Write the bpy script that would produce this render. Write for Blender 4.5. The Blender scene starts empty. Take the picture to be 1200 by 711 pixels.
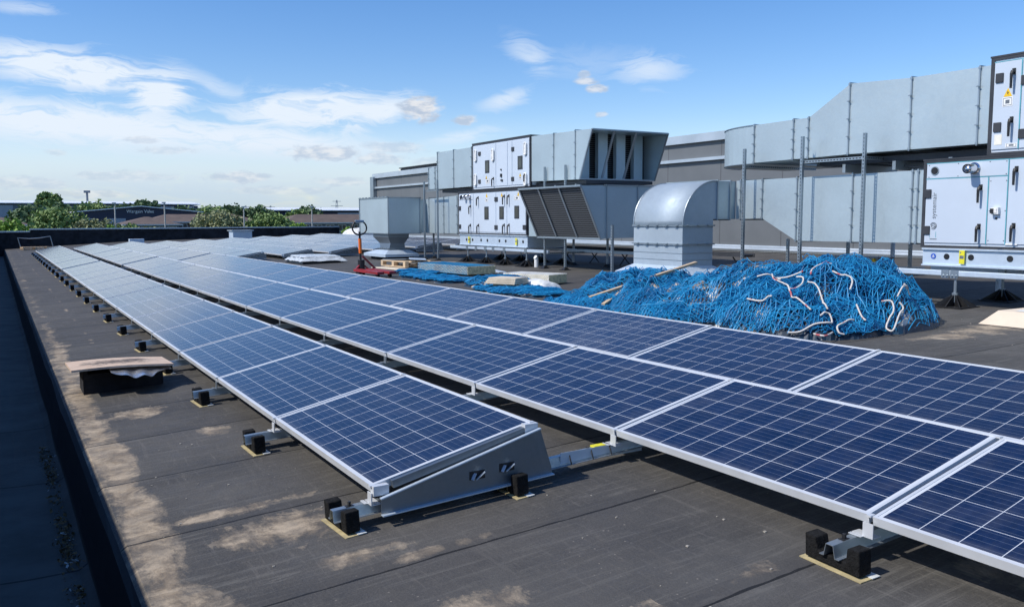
import bpy, bmesh, math, random
from mathutils import Vector, Matrix, noise
random.seed(7)
R=math.radians
scene=bpy.context.scene
COL=scene.collection
# ------------------------------------------------------------------ constants
SL=.054; CAMH=1.48
def roofz(x): return SL*(x-1.5) if x<6.5 else .27+.02*(x-6.5)
P=1.67; Y0=3.79; D=1.483; X0=1.495; W=.951; L=1.65; TILT=R(12.08)
# ------------------------------------------------------------------ helpers
LOC={}
class MB:
    def __init__(s): s.v=[]; s.f=[]; s.m=[]; s.uv=None
    def face(s,pts,m=0):
        b=len(s.v); s.v+= [tuple(p) for p in pts]; s.f.append(tuple(range(b,b+len(pts)))); s.m.append(m)
    def box(s,a,b,m=0):
        x0,y0,z0=[min(a[i],b[i]) for i in range(3)]; x1,y1,z1=[max(a[i],b[i]) for i in range(3)]
        n=len(s.v)
        s.v+=[(x0,y0,z0),(x1,y0,z0),(x1,y1,z0),(x0,y1,z0),(x0,y0,z1),(x1,y0,z1),(x1,y1,z1),(x0,y1,z1)]
        for f in ((0,3,2,1),(4,5,6,7),(0,1,5,4),(1,2,6,5),(2,3,7,6),(3,0,4,7)):
            s.f.append(tuple(n+i for i in f)); s.m.append(m)
        return s
    def loft(s,rings,m=0,cap=True):
        n=len(s.v); k=len(rings[0])
        for r in rings: s.v+=[tuple(p) for p in r]
        for i in range(len(rings)-1):
            for j in range(k):
                a=n+i*k+j;b=n+i*k+(j+1)%k;s.f.append((a,b,b+k,a+k));s.m.append(m)
        if cap:
            s.f.append(tuple(n+j for j in reversed(range(k))));s.m.append(m)
            s.f.append(tuple(n+(len(rings)-1)*k+j for j in range(k)));s.m.append(m)
        return s
    def tube(s,pts,r,k=8,m=0,cap=True):
        pts=[Vector(p) for p in pts]; rings=[]; up=None
        for i,p in enumerate(pts):
            t=(pts[min(i+1,len(pts)-1)]-pts[max(i-1,0)])
            if t.length<1e-9: t=Vector((0,0,1))
            t.normalize()
            if up is None:
                up=Vector((0,0,1)) if abs(t.z)<.9 else Vector((1,0,0))
            a=(up-t*up.dot(t))
            if a.length<1e-4: a=Vector((1,0,0))-t*t.x
            a.normalize(); up=a; b=t.cross(a)
            rr=r[i] if isinstance(r,(list,tuple)) else r
            rings.append([p+(a*math.cos(2*math.pi*j/k)+b*math.sin(2*math.pi*j/k))*rr for j in range(k)])
        return s.loft(rings,m,cap)
    def beam(s,a,b,w,h,m=0):
        a=Vector(a);b=Vector(b);t=(b-a).normalized()
        up=Vector((0,0,1)) if abs(t.z)<.95 else Vector((1,0,0))
        sd=t.cross(up).normalized();up=sd.cross(t)
        q=[(-.5,-.5),(.5,-.5),(.5,.5),(-.5,.5)]
        return s.loft([[p+sd*w*i+up*h*j for i,j in q] for p in (a,b)],m)
    def prism(s,poly,ax,c0,c1,m=0):
        def mk(p,c): 
            q=list(p); q.insert(ax,c); return tuple(q)
        return s.loft([[mk(p,c0) for p in poly],[mk(p,c1) for p in poly]],m)
    def strip(s,grid,m=0):
        n=len(s.v);w=len(grid[0])
        for r in grid: s.v+=[tuple(p) for p in r]
        for i in range(len(grid)-1):
            for j in range(w-1):
                a=n+i*w+j;s.f.append((a,a+1,a+w+1,a+w));s.m.append(m)
        return s
def obj(name,mb,mats,parent=None,smooth=False,bevel=0,fix=True):
    if not isinstance(mats,(list,tuple)): mats=[mats]
    o0=LOC[parent.name] if parent else (0,0,0)
    me=bpy.data.meshes.new(name)
    me.from_pydata([(v[0]-o0[0],v[1]-o0[1],v[2]-o0[2]) for v in mb.v],[],mb.f)
    for m in mats: me.materials.append(m)
    me.polygons.foreach_set('material_index',mb.m)
    if fix and len(mb.f)<20000:
        bm=bmesh.new();bm.from_mesh(me);bmesh.ops.recalc_face_normals(bm,faces=bm.faces);bm.to_mesh(me);bm.free()
    if smooth: me.polygons.foreach_set('use_smooth',[True]*len(me.polygons))
    me.update()
    o=bpy.data.objects.new(name,me); COL.objects.link(o)
    if parent: o.parent=parent
    LOC[o.name]=o0
    if bevel:
        md=o.modifiers.new('Bevel','BEVEL');md.width=bevel;md.segments=2;md.limit_method='ANGLE';md.angle_limit=R(40)
    return o
def tag(o,label=None,cat=None,group=None,kind=None):
    if label:o['label']=label
    if cat:o['category']=cat
    if group:o['group']=group
    if kind:o['kind']=kind
    return o
def thing(name,loc,label,cat,group=None):
    o=bpy.data.objects.new(name,None);COL.objects.link(o);o.location=loc;o.empty_display_size=.2
    LOC[o.name]=tuple(loc);return tag(o,label,cat,group)
def copy_tree(o,parent=None):
    c=o.copy();COL.objects.link(c)
    if parent:c.parent=parent
    for ch in list(o.children):copy_tree(ch,c)
    return c
ORD=['nearest','second','third','fourth','fifth','sixth','seventh','eighth','ninth','tenth','eleventh','twelfth','thirteenth','fourteenth','fifteenth','sixteenth','seventeenth','eighteenth','nineteenth','twentieth','twenty first','twenty second','twenty third','twenty fourth','twenty fifth','twenty sixth']
# ------------------------------------------------------------------ node helpers
class N:
    def __init__(s,tree): s.t=tree
    def n(s,ty,ins=None,**kw):
        a=s.t.nodes.new(ty)
        for k,v in kw.items(): setattr(a,k,v)
        if ins:
            for k,v in ins.items(): s.set(a.inputs[k],v)
        return a
    def set(s,i,v):
        if isinstance(v,bpy.types.NodeSocket): s.t.links.new(v,i)
        elif hasattr(v,'outputs'): s.t.links.new(v.outputs[0],i)
        else: i.default_value=v
    def m(s,op,a,b=0.,c=0.,clamp=False):
        x=s.n('ShaderNodeMath',operation=op);x.use_clamp=clamp
        s.set(x.inputs[0],a);s.set(x.inputs[1],b);s.set(x.inputs[2],c);return x.outputs[0]
    def mix(s,f,a,b,bt='MIX'):
        x=s.n('ShaderNodeMix',data_type='RGBA',blend_type=bt);s.set(x.inputs[0],f);s.set(x.inputs[6],a);s.set(x.inputs[7],b);return x.outputs[2]
    def noise(s,vec,scale,detail=4,rough=.55,dist=0):
        x=s.n('ShaderNodeTexNoise',ins={'Scale':scale,'Detail':detail,'Roughness':rough,'Distortion':dist})
        if vec is not None:s.set(x.inputs['Vector'],vec)
        return x.outputs[0]
    def ramp(s,f,lo,hi,a=0.,b=1.):
        x=s.n('ShaderNodeMapRange',ins={0:f,1:lo,2:hi,3:a,4:b});x.interpolation_type='SMOOTHSTEP';return x.outputs[0]
    def map(s,vec,scale):
        x=s.n('ShaderNodeMapping',ins={'Scale':scale});s.set(x.inputs[0],vec);return x.outputs[0]
    def sep(s,vec):
        x=s.n('ShaderNodeSeparateXYZ');s.set(x.inputs[0],vec);return x.outputs
    def xyz(s,a,b,c=0.):
        x=s.n('ShaderNodeCombineXYZ');s.set(x.inputs[0],a);s.set(x.inputs[1],b);s.set(x.inputs[2],c);return x.outputs[0]
def c4(c): return (c[0],c[1],c[2],1)
def newmat(name):
    m=bpy.data.materials.new(name);m.use_nodes=True;t=m.node_tree;b=t.nodes['Principled BSDF'];return m,N(t),b
def gpos(n): return n.n('ShaderNodeNewGeometry').outputs['Position']
def simple(name,col,rough=.6,metal=0.,var=.15,scale=6.,bump=0.,bscale=60.,spec=.5,local=False,dirt=None,dirtcol=(.1,.09,.07)):
    m,n,b=newmat(name)
    v=n.n('ShaderNodeTexCoord').outputs['Object'] if local else gpos(n)
    f=n.noise(v,scale,5,.6)
    c=n.mix(n.ramp(f,.3,.7),c4([x*(1-var) for x in col]),c4([min(1,x*(1+var)) for x in col]))
    if dirt:
        g=n.noise(v,dirt[0],6,.7); c=n.mix(n.m('MULTIPLY',n.ramp(g,dirt[1],dirt[1]+.15),dirt[2]),c,c4(dirtcol))
    n.set(b.inputs['Base Color'],c);b.inputs['Roughness'].default_value=rough;b.inputs['Metallic'].default_value=metal
    n.set(b.inputs['Roughness'],n.ramp(f,.2,.8,max(0,rough-.08),min(1,rough+.08)))
    b.inputs['Specular IOR Level'].default_value=spec
    if bump:
        h=n.noise(v,bscale,4,.6);bp=n.n('ShaderNodeBump',ins={'Strength':bump,'Distance':.01});n.set(bp.inputs['Height'],h);n.set(b.inputs['Normal'],bp.outputs[0])
    return m
# ------------------------------------------------------------------ materials
def mat_roof():
    m,n,b=newmat('roof_felt');p=gpos(n);x,y,z=n.sep(p)
    f1=n.noise(p,.9,5,.6);f2=n.noise(p,9.,6,.7);f3=n.noise(p,70.,3,.6)
    c=n.mix(n.ramp(f1,.3,.7),(.062,.058,.052,1),(.112,.104,.093,1))
    c=n.mix(n.m('MULTIPLY',n.ramp(f2,.35,.75),.6),c,(.095,.089,.08,1))
    c=n.mix(n.m('MULTIPLY',n.ramp(f3,.5,.72),.5),c,(.125,.118,.105,1))
    f4=n.noise(p,210.,2,.6);c=n.mix(n.ramp(f4,.35,.65,.35,0.),c,(.02,.02,.02,1))
    sx=n.noise(n.map(p,(1.3,16.,1)),1.6,7,.75,.8);c=n.mix(n.m('MULTIPLY',n.ramp(sx,.50,.66),.55),c,(.16,.15,.13,1))
    sy=n.noise(n.map(p,(22.,2.,1)),1.2,7,.75,.5);c=n.mix(n.m('MULTIPLY',n.ramp(sy,.53,.68),.4),c,(.17,.155,.135,1))
    # per-sheet tone: felt laid in 1.03 m sheets
    wob=n.m('MULTIPLY',n.m('SUBTRACT',n.noise(p,1.3,2),.5),.05)
    yy=n.m('DIVIDE',n.m('ADD',n.m('ADD',y,-4.3+103),wob),1.03)
    row=n.m('FLOOR',yy);fr=n.m('FRACT',yy)
    wn=n.n('ShaderNodeTexWhiteNoise',noise_dimensions='1D');n.set(wn.inputs['W'],row)
    big=n.noise(n.map(p,(.7,1.1,1)),1.1,5,.65,.8);c=n.mix(n.m('MULTIPLY',n.ramp(big,.48,.70),.55),c,(.12,.113,.10,1))
    c=n.mix(n.m('MULTIPLY',wn.outputs[0],.35),c,(.045,.043,.042,1))
    # pale silt stains
    sn=n.noise(n.map(p,(2.6,.7,1)),1.5,8,.72,.3)
    sn2=n.noise(p,5.,6,.72,.4)
    def blob(cx,cy,rx,ry):
        a=n.m('POWER',n.m('DIVIDE',n.m('SUBTRACT',x,cx),rx),2.);bb=n.m('POWER',n.m('DIVIDE',n.m('SUBTRACT',y,cy),ry),2.)
        return n.m('SUBTRACT',1.,n.m('ADD',a,bb),clamp=True)
    band=n.m('SUBTRACT',1.,n.m('DIVIDE',n.m('ABSOLUTE',n.m('SUBTRACT',x,n.m('ADD',.48,n.m('MULTIPLY',n.noise(n.map(p,(.01,.8,1)),1.,4,.6),.16)))),.19),clamp=True)
    band=n.m('MULTIPLY',band,n.ramp(y,16.,9.,.35,1.))
    band2=n.m('MULTIPLY',n.m('SUBTRACT',1.,n.m('DIVIDE',n.m('ABSOLUTE',n.m('SUBTRACT',x,.98)),.06),clamp=True),n.m('MULTIPLY',n.ramp(y,9.,11.,0.,.7),n.ramp(n.noise(n.map(p,(1,1.1,1)),1.2,3),.45,.62)))
    tot=n.m('MAXIMUM',band,band2)
    for a in [(.60,3.0,.24,1.0),(.55,6.0,.2,.9)]:
        tot=n.m('MAXIMUM',tot,n.m('MULTIPLY',blob(*a),1.05))
    for a in [(1.15,4.05,.42,.35),(1.05,4.45,.5,.10),(1.9,3.95,.5,.08),(1.6,3.35,.4,.08),(1.35,2.75,.5,.22),(.9,7.2,.3,.25),(3.5,1.75,.45,.35),(2.55,2.35,.25,.12),(1.35,3.5,.35,.12),(1.25,6.2,.2,.25),(8.6,5.0,1.4,.35),(1.9,2.3,.25,.15)]:
        tot=n.m('MAXIMUM',tot,n.m('MULTIPLY',blob(*a),.74))
    px=n.m('LESS_THAN',n.m('ABSOLUTE',n.m('SUBTRACT',n.m('ADD',x,n.m('MULTIPLY',sn2,.04)),1.93)),.17);py=n.m('LESS_THAN',n.m('ABSOLUTE',n.m('SUBTRACT',n.m('ADD',y,n.m('MULTIPLY',sn2,.04)),2.28)),.16)
    tot=n.m('MAXIMUM',tot,n.m('MULTIPLY',n.m('MULTIPLY',px,py),.55))
    k=n.m('ADD',n.m('MULTIPLY',sn,.75),n.m('MULTIPLY',sn2,.5))
    st=n.ramp(n.m('ADD',n.m('MULTIPLY',tot,.62),n.m('MULTIPLY',n.m('SUBTRACT',k,.62),1.5)),.22,.52)
    tan=n.mix(n.ramp(sn2,.35,.65),(.25,.19,.125,1),(.50,.40,.28,1))
    c=n.mix(n.m('MULTIPLY',st,n.ramp(f2,.3,.65,.45,.9)),c,tan)
    rg=n.m('SUBTRACT',1.,n.m('DIVIDE',n.m('ABSOLUTE',n.m('SUBTRACT',st,.22)),.16),clamp=True);c=n.mix(n.m('MULTIPLY',n.m('MULTIPLY',rg,n.ramp(sn2,.42,.6)),.25),c,(.42,.33,.22,1))
    # small pale specks and scuffs
    vo=n.n('ShaderNodeTexVoronoi',ins={'Scale':19.});n.set(vo.inputs['Vector'],p)
    sp=n.m('MULTIPLY',n.m('LESS_THAN',vo.outputs['Distance'],n.m('MULTIPLY',n.sep(vo.outputs['Color'])[2],.11)),n.ramp(n.noise(p,1.7,3),.44,.58))
    c=n.mix(n.m('MULTIPLY',sp,.75),c,(.26,.23,.19,1))
    sc=n.noise(n.map(p,(9.,1.4,1)),2.2,6,.75,1.5)
    c=n.mix(n.m('MULTIPLY',n.ramp(sc,.66,.76),.3),c,(.2,.18,.15,1))
    # lap seams
    seam=n.m('LESS_THAN',fr,n.m('MULTIPLY',n.noise(p,6.,3,.6),.03))
    edge=n.m('MULTIPLY',n.m('LESS_THAN',fr,.11),.35)
    c=n.mix(edge,c,(.05,.047,.044,1))
    c=n.mix(n.m('MULTIPLY',seam,.85),c,(.006,.006,.006,1))
    n.set(b.inputs['Base Color'],c)
    n.set(b.inputs['Roughness'],n.ramp(f2,.2,.8,.62,.85))
    b.inputs['Specular IOR Level'].default_value=.35
    lap=n.ramp(fr,.0,.10,1.,0.)
    hh=n.m('ADD',n.m('ADD',n.m('MULTIPLY',f3,.25),n.m('MULTIPLY',f2,.6)),n.m('MULTIPLY',lap,.5))
    bp=n.n('ShaderNodeBump',ins={'Strength':.7,'Distance':.014});n.set(bp.inputs['Height'],hh);n.set(b.inputs['Normal'],bp.outputs[0])
    return m
def mat_panel(name,dirty=0):
    m,n,b=newmat(name);tc=n.n('ShaderNodeTexCoord').outputs['Object'];x,y,z=n.sep(tc)
    oi=n.n('ShaderNodeObjectInfo').outputs['Random']
    gx=n.m('DIVIDE',n.m('SUBTRACT',x,.022),(W-.044)/6); gy=n.m('DIVIDE',n.m('SUBTRACT',y,.028),(L-.056)/10)
    fx=n.m('FRACT',gx);fy=n.m('FRACT',gy)
    ex=n.m('MINIMUM',fx,n.m('SUBTRACT',1.,fx));ey=n.m('MINIMUM',fy,n.m('SUBTRACT',1.,fy))
    line=n.m('MAXIMUM',n.m('LESS_THAN',ex,.0105),n.m('LESS_THAN',ey,.0105))
    out=n.m('MAXIMUM',n.m('MAXIMUM',n.m('LESS_THAN',gx,0.),n.m('GREATER_THAN',gx,6.)),n.m('MAXIMUM',n.m('LESS_THAN',gy,0.),n.m('GREATER_THAN',gy,10.)))
    line=n.m('MAXIMUM',line,out)
    bus=n.m('LESS_THAN',n.m('ABSOLUTE',n.m('SUBTRACT',n.m('FRACT',n.m('ADD',n.m('MULTIPLY',fx,4.),.0)),.5)),.028)
    vec=n.xyz(n.m('FLOOR',gx),n.m('FLOOR',gy),n.m('MULTIPLY',oi,40.))
    wn=n.n('ShaderNodeTexWhiteNoise',noise_dimensions='3D');n.set(wn.inputs['Vector'],vec)
    vo=n.n('ShaderNodeTexVoronoi',ins={'Scale':55.});n.set(vo.inputs['Vector'],tc)
    cr=n.sep(vo.outputs['Color'])[0]
    t=n.m('ADD',n.m('MULTIPLY',wn.outputs[0],.5),n.m('MULTIPLY',cr,.5))
    c=n.mix(t,(.0042,.012,.042,1),(.0075,.020,.068,1))
    c=n.mix(n.m('MULTIPLY',oi,.45),c,(.014,.026,.062,1))
    c=n.mix(n.m('MULTIPLY',bus,.22),c,(.35,.42,.5,1))
    c=n.mix(line,c,(.62,.65,.68,1))
    dn=n.noise(n.map(tc,(1.2,3.,1)),3.,6,.7)
    film=n.m('MULTIPLY',n.m('ADD',n.ramp(dn,.35,.8),n.m('MULTIPLY',n.ramp(n.noise(n.map(n.n('ShaderNodeNewGeometry').outputs['Position'],(1.5,1.5,1)),1.,6,.7,1.),.45,.8),1.2)),.05 if not dirty else .14)
    film=n.m('ADD',film,n.m('MULTIPLY',n.ramp(x,.07,.015),.10))
    c=n.mix(film,c,(.42,.40,.38,1))
    if dirty:
        vs=n.n('ShaderNodeTexVoronoi',ins={'Scale':70.});n.set(vs.inputs['Vector'],tc)
        big=n.ramp(n.noise(n.map(tc,(3.2,.9,1)),1.6,4,.6),.44,.60)
        s=n.m('MULTIPLY',n.m('LESS_THAN',vs.outputs['Distance'],.26),big)
        s=n.m('MULTIPLY',s,n.m('GREATER_THAN',n.sep(vs.outputs['Color'])[1],.35))
        c=n.mix(n.m('MULTIPLY',s,.8 if dirty>1 else .5),c,(.6,.6,.6,1))
    n.set(b.inputs['Base Color'],c)
    n.set(b.inputs['Roughness'],n.ramp(dn,.2,.8,.07,.15))
    b.inputs['Specular IOR Level'].default_value=.26
    b.inputs['IOR'].default_value=1.5
    return m
def mat_galv(name,col=(.50,.56,.58),rough=.42,metal=.75,sp=14.):
    m,n,b=newmat(name);p=gpos(n)
    vo=n.n('ShaderNodeTexVoronoi',ins={'Scale':sp*3});n.set(vo.inputs['Vector'],p)
    cr=n.sep(vo.outputs['Color'])[0]; f=n.noise(p,1.1,4,.5); g=n.noise(p,sp,5,.7)
    c=n.mix(n.m('ADD',n.m('MULTIPLY',cr,.3),n.m('MULTIPLY',n.ramp(f,.3,.7),.7)),c4([x*.93 for x in col]),c4([x*1.08 for x in col]))
    sm=n.noise(n.map(p,(1,1,.35)),2.6,6,.7,.5)
    c=n.mix(n.m('MULTIPLY',n.ramp(sm,.58,.72),.08),c,(.72,.75,.75,1))
    n.set(b.inputs['Base Color'],c);b.inputs['Metallic'].default_value=metal
    n.set(b.inputs['Roughness'],n.ramp(g,.25,.8,rough-.07,rough+.1))
    bp=n.n('ShaderNodeBump',ins={'Strength':.12,'Distance':.03});n.set(bp.inputs['Height'],n.noise(p,1.8,2,.4));n.set(b.inputs['Normal'],bp.outputs[0])
    return m
def mat_perf():
    m,n,b=newmat('perforated_strut');p=n.n('ShaderNodeTexCoord').outputs['Object'];x,y,z=n.sep(p)
    q=n.m('ADD',z,y)
    fz=n.m('ABSOLUTE',n.m('SUBTRACT',n.m('FRACT',n.m('DIVIDE',q,.05)),.5))
    slot=n.m('MULTIPLY',n.m('LESS_THAN',fz,.27),n.m('LESS_THAN',n.m('ABSOLUTE',n.sep(n.n('ShaderNodeTexCoord').outputs['Generated'])[1]),2.))
    u=n.n('ShaderNodeUVMap').outputs[0]
    c=n.mix(n.m('MULTIPLY',slot,0.),(.45,.5,.53,1),(.05,.05,.05,1))
    n.set(b.inputs['Base Color'],c);b.inputs['Metallic'].default_value=.75;b.inputs['Roughness'].default_value=.42
    return m
def mat_net(name,a,bb):
    m,n,b=newmat(name);p=gpos(n);f=n.noise(p,3.,4,.6);g=n.noise(p,25.,3,.6)
    c=n.mix(n.ramp(f,.3,.7),c4(a),c4(bb)); c=n.mix(n.m('MULTIPLY',n.ramp(g,.6,.75),.25),c,(.35,.5,.62,1))
    n.set(b.inputs['Base Color'],c);b.inputs['Roughness'].default_value=.55
    return m
def mat_rope():
    m,n,b=newmat('border_rope');p=gpos(n);f=n.noise(p,5.5,2,.5);g=n.noise(p,90.,2,.6)
    c=n.mix(n.ramp(f,.60,.64),(.70,.66,.60,1),(.55,.09,.10,1));c=n.mix(n.ramp(g,.4,.6,0.,.35),c,(.35,.30,.26,1))
    n.set(b.inputs['Base Color'],c);b.inputs['Roughness'].default_value=.8;return m
def mat_wood(name,a,bb,stain=None):
    m,n,b=newmat(name);p=gpos(n);f=n.noise(n.map(p,(3,14,14)),4.,6,.65,.6);g=n.noise(p,3.,4,.6)
    c=n.mix(n.ramp(f,.3,.7),c4(a),c4(bb));c=n.mix(n.m('MULTIPLY',n.ramp(g,.5,.7),.35),c,c4([v*.55 for v in a]))
    if stain:
        x,y,z=n.sep(p);cx,cy,rx,ry=stain
        d=n.m('ADD',n.m('POWER',n.m('DIVIDE',n.m('SUBTRACT',x,cx),rx),4.),n.m('POWER',n.m('DIVIDE',n.m('SUBTRACT',y,cy),ry),2.))
        s=n.ramp(n.m('SUBTRACT',n.m('SUBTRACT',1.15,d),n.m('MULTIPLY',n.noise(p,9.,8,.8),1.9)),-.2,.30)
        c=n.mix(n.m('MULTIPLY',s,.88),c,(.035,.03,.028,1))
    n.set(b.inputs['Base Color'],c);b.inputs['Roughness'].default_value=.8
    bp=n.n('ShaderNodeBump',ins={'Strength':.3,'Distance':.004});n.set(bp.inputs['Height'],f);n.set(b.inputs['Normal'],bp.outputs[0])
    return m
def mat_leaf(name,a,bb):
    m,n,b=newmat(name);p=gpos(n);f=n.noise(p,.9,3,.6);g=n.noise(p,6.,2,.6)
    c=n.mix(n.ramp(f,.32,.68),c4(a),c4(bb));c=n.mix(n.m('MULTIPLY',g,.35),c,c4([v*1.5 for v in bb]))
    n.set(b.inputs['Base Color'],c);b.inputs['Roughness'].default_value=.6;b.inputs['Specular IOR Level'].default_value=.2
    return m
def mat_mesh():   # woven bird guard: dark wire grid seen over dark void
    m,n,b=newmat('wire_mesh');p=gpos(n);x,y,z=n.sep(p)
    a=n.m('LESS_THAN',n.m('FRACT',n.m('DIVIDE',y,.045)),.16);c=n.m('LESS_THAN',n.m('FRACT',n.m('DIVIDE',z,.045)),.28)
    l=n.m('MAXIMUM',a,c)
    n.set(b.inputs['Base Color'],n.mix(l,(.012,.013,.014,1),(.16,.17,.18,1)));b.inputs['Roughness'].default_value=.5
    return m
def mat_cladding():
    m,n,b=newmat('wall_cladding');p=gpos(n);x,y,z=n.sep(p)
    f=n.noise(p,.5,4,.6)
    c=n.mix(n.ramp(f,.3,.7),(.135,.145,.15,1),(.165,.175,.18,1))
    j=n.m('LESS_THAN',n.m('FRACT',n.m('DIVIDE',y,2.4)),.012)
    c=n.mix(n.m('MULTIPLY',j,.7),c,(.05,.05,.05,1))
    n.set(b.inputs['Base Color'],c);b.inputs['Roughness'].default_value=.5;b.inputs['Metallic'].default_value=.1
    return m
ROOF=mat_roof(); PANEL=mat_panel('solar_glass'); PANEL_D=mat_panel('solar_glass_dusty',1); PANEL_D2=mat_panel('solar_glass_spotted',2)
ALU=simple('anodised_frame',(.70,.72,.73),.42,.25,.06,3.,local=True)
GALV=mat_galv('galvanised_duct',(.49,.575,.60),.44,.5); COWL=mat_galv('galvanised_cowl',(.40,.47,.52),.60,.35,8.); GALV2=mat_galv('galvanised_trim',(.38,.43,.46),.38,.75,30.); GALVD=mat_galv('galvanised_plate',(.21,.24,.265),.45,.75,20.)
GALVB=mat_galv('galvanised_bright',(.58,.67,.75),.55,.5,8.)
RUBBER=simple('foam_rubber',(.012,.012,.012),.95,0,.5,50.,bump=.8,bscale=120.,spec=.2)
PADM=simple('foot_pad',(.46,.38,.20),.8,0,.2,20.); PADW=simple('foot_pad_edge',(.6,.62,.6),.8,0,.2,20.)
BLACK=simple('black_plastic',(.015,.015,.016),.45); DARK=simple('dark_frame',(.045,.048,.055),.5,.2,.15,3.)
FELTD=simple('upstand_felt',(.026,.027,.031),.85,0,.45,3.,bump=.5,bscale=30.,spec=.2,dirt=(2.2,.6,.35),dirtcol=(.10,.09,.075))
WHITE=simple('white_casing',(.54,.61,.69),.38,.0,.03,1.5); TEAL=simple('teal_film',(.10,.38,.45),.5)
GREYT=simple('grey_text',(.13,.15,.17),.5); YEL=simple('yellow_label',(.75,.68,.03),.5,0,.05); ORG=simple('warning_yellow',(.8,.5,.02),.5)
BLUEST=simple('blue_sticker',(.03,.10,.45),.5); PAPER=simple('cream_sticker',(.75,.72,.62),.7)
CHROME=simple('steel_pipe',(.7,.7,.72),.18,1.,.05); GRIPW=simple('white_grip',(.82,.82,.80),.35); GLASSW=simple('inspection_window',(.05,.055,.05),.15,0,.4,8.)
FLASH=simple('flashing',(.50,.56,.60),.4,.4,.08,1.2,dirt=(1.5,.62,.3)); CLAD=mat_cladding(); MESH=mat_mesh()
NETB=mat_net('blue_net',(.0,.125,.31),(.006,.26,.52)); NETL=mat_net('pale_net',(.003,.20,.44),(.02,.32,.58)); NETK=mat_net('deep_blue_net',(.0,.07,.20),(.0,.13,.32)); NETD=mat_net('net_depth_shade',(.003,.012,.025),(.002,.035,.075))
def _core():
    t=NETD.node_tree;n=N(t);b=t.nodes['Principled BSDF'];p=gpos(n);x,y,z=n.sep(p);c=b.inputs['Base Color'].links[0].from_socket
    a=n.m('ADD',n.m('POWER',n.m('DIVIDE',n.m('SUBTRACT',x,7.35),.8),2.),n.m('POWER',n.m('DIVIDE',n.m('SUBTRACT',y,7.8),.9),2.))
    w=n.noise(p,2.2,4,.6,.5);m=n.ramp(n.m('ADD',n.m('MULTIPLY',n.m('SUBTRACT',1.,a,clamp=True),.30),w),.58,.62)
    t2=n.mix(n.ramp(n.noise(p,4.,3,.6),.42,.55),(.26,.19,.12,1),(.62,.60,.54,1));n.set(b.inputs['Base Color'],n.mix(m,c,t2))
_core(); ROPE=mat_rope()
WOOD=mat_wood('pallet_wood',(.50,.36,.22),(.62,.48,.32)); WOODP=mat_wood('pale_timber',(.62,.52,.38),(.74,.66,.52))
BOARD=mat_wood('weathered_board',(.56,.38,.26),(.70,.56,.43),(.90,8.42,.42,.30))
RED=simple('red_paint',(.30,.025,.03),.4,0,.2); ORANGE=simple('orange_sleeve',(.85,.16,.01),.45)
FOIL=simple('silver_foil',(.85,.87,.9),.22,.85,.1,14.,bump=1.,bscale=18.); PLAST=simple('plastic_sheet',(.55,.58,.58),.3,0,.2,9.,bump=.8,bscale=14.)
INSUL=simple('insulation',(.72,.62,.36),.9,0,.25,18.,bump=.6,bscale=40.); BEIGE=simple('beige_board',(.72,.60,.46),.8,0,.06,3.); SACK=simple('white_sack',(.70,.70,.66),.7,0,.2,10.,bump=.8,bscale=18.)
GRASS=simple('far_ground',(.055,.075,.03),.9,0,.35,.02)
BARK=simple('bark',(.09,.07,.05),.9)
# ------------------------------------------------------------------ setting
def struct(name,mb,mat,**k): return tag(obj(name,mb,mat,**k),kind='structure')
mb=MB();mb.face([(-3000,-3000,-7),(3000,-3000,-7),(3000,3000,-7),(-3000,3000,-7)]);struct('ground',mb,GRASS)
# flat roof deck, folded where its fall ends
xs=[.43,.46,.6,1.5,3,4.5,5.8,6.2,6.5,6.9,9,12,19.08]
def rzs(x):
    return roofz(x)-(.02 if x<.45 else 0)
grid=[[(x,y,rzs(x)) for x in xs] for y in [-4+ i*1.95 for i in range(31)]]
struct('flat_roof',MB().strip(grid),ROOF)
# gutter
g=MB()
yy=[-4+i*.5 for i in range(118)]
prof=[(-1.0,-.40),(.05,-.45),(.30,-.45),(.345,-.42),(.375,-.30),(.40,-.10),(.43,rzs(.43))]
def wob(x,y,a=.012): return a*(noise.noise(Vector((x*2,y*.8,0))))
g.strip([[(x+wob(x,y)*(0 if i in(6,) else 1),y,z+wob(x+7,y,.02)*(0 if i==6 else 1)) for i,(x,z) in enumerate(prof)] for y in yy])
def mat_gutter():
    m,n,b=newmat('gutter_felt');p=gpos(n);x,y,z=n.sep(p);f=n.noise(p,2.,6,.65)
    c=n.mix(n.ramp(f,.3,.7),(.066,.063,.056,1),(.115,.110,.100,1))
    seam=n.m('LESS_THAN',n.m('FRACT',n.m('DIVIDE',n.m('ADD',y,.55),1.9)),.012)
    c=n.mix(n.m('MULTIPLY',seam,.8),c,(.008,.008,.008,1))
    up=n.ramp(z,-.43,-.38); c=n.mix(up,c,(.014,.014,.016,1))  # upstand darkened: black membrane, plus shade of its wall-facing side put in colour
    n.set(b.inputs['Base Color'],c);b.inputs['Roughness'].default_value=.8;b.inputs['Specular IOR Level'].default_value=.3
    bp=n.n('ShaderNodeBump',ins={'Strength':.4,'Distance':.02});n.set(bp.inputs['Height'],f);n.set(b.inputs['Normal'],bp.outputs[0])
    return m
struct('box_gutter',g,mat_gutter(),smooth=False)
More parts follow.
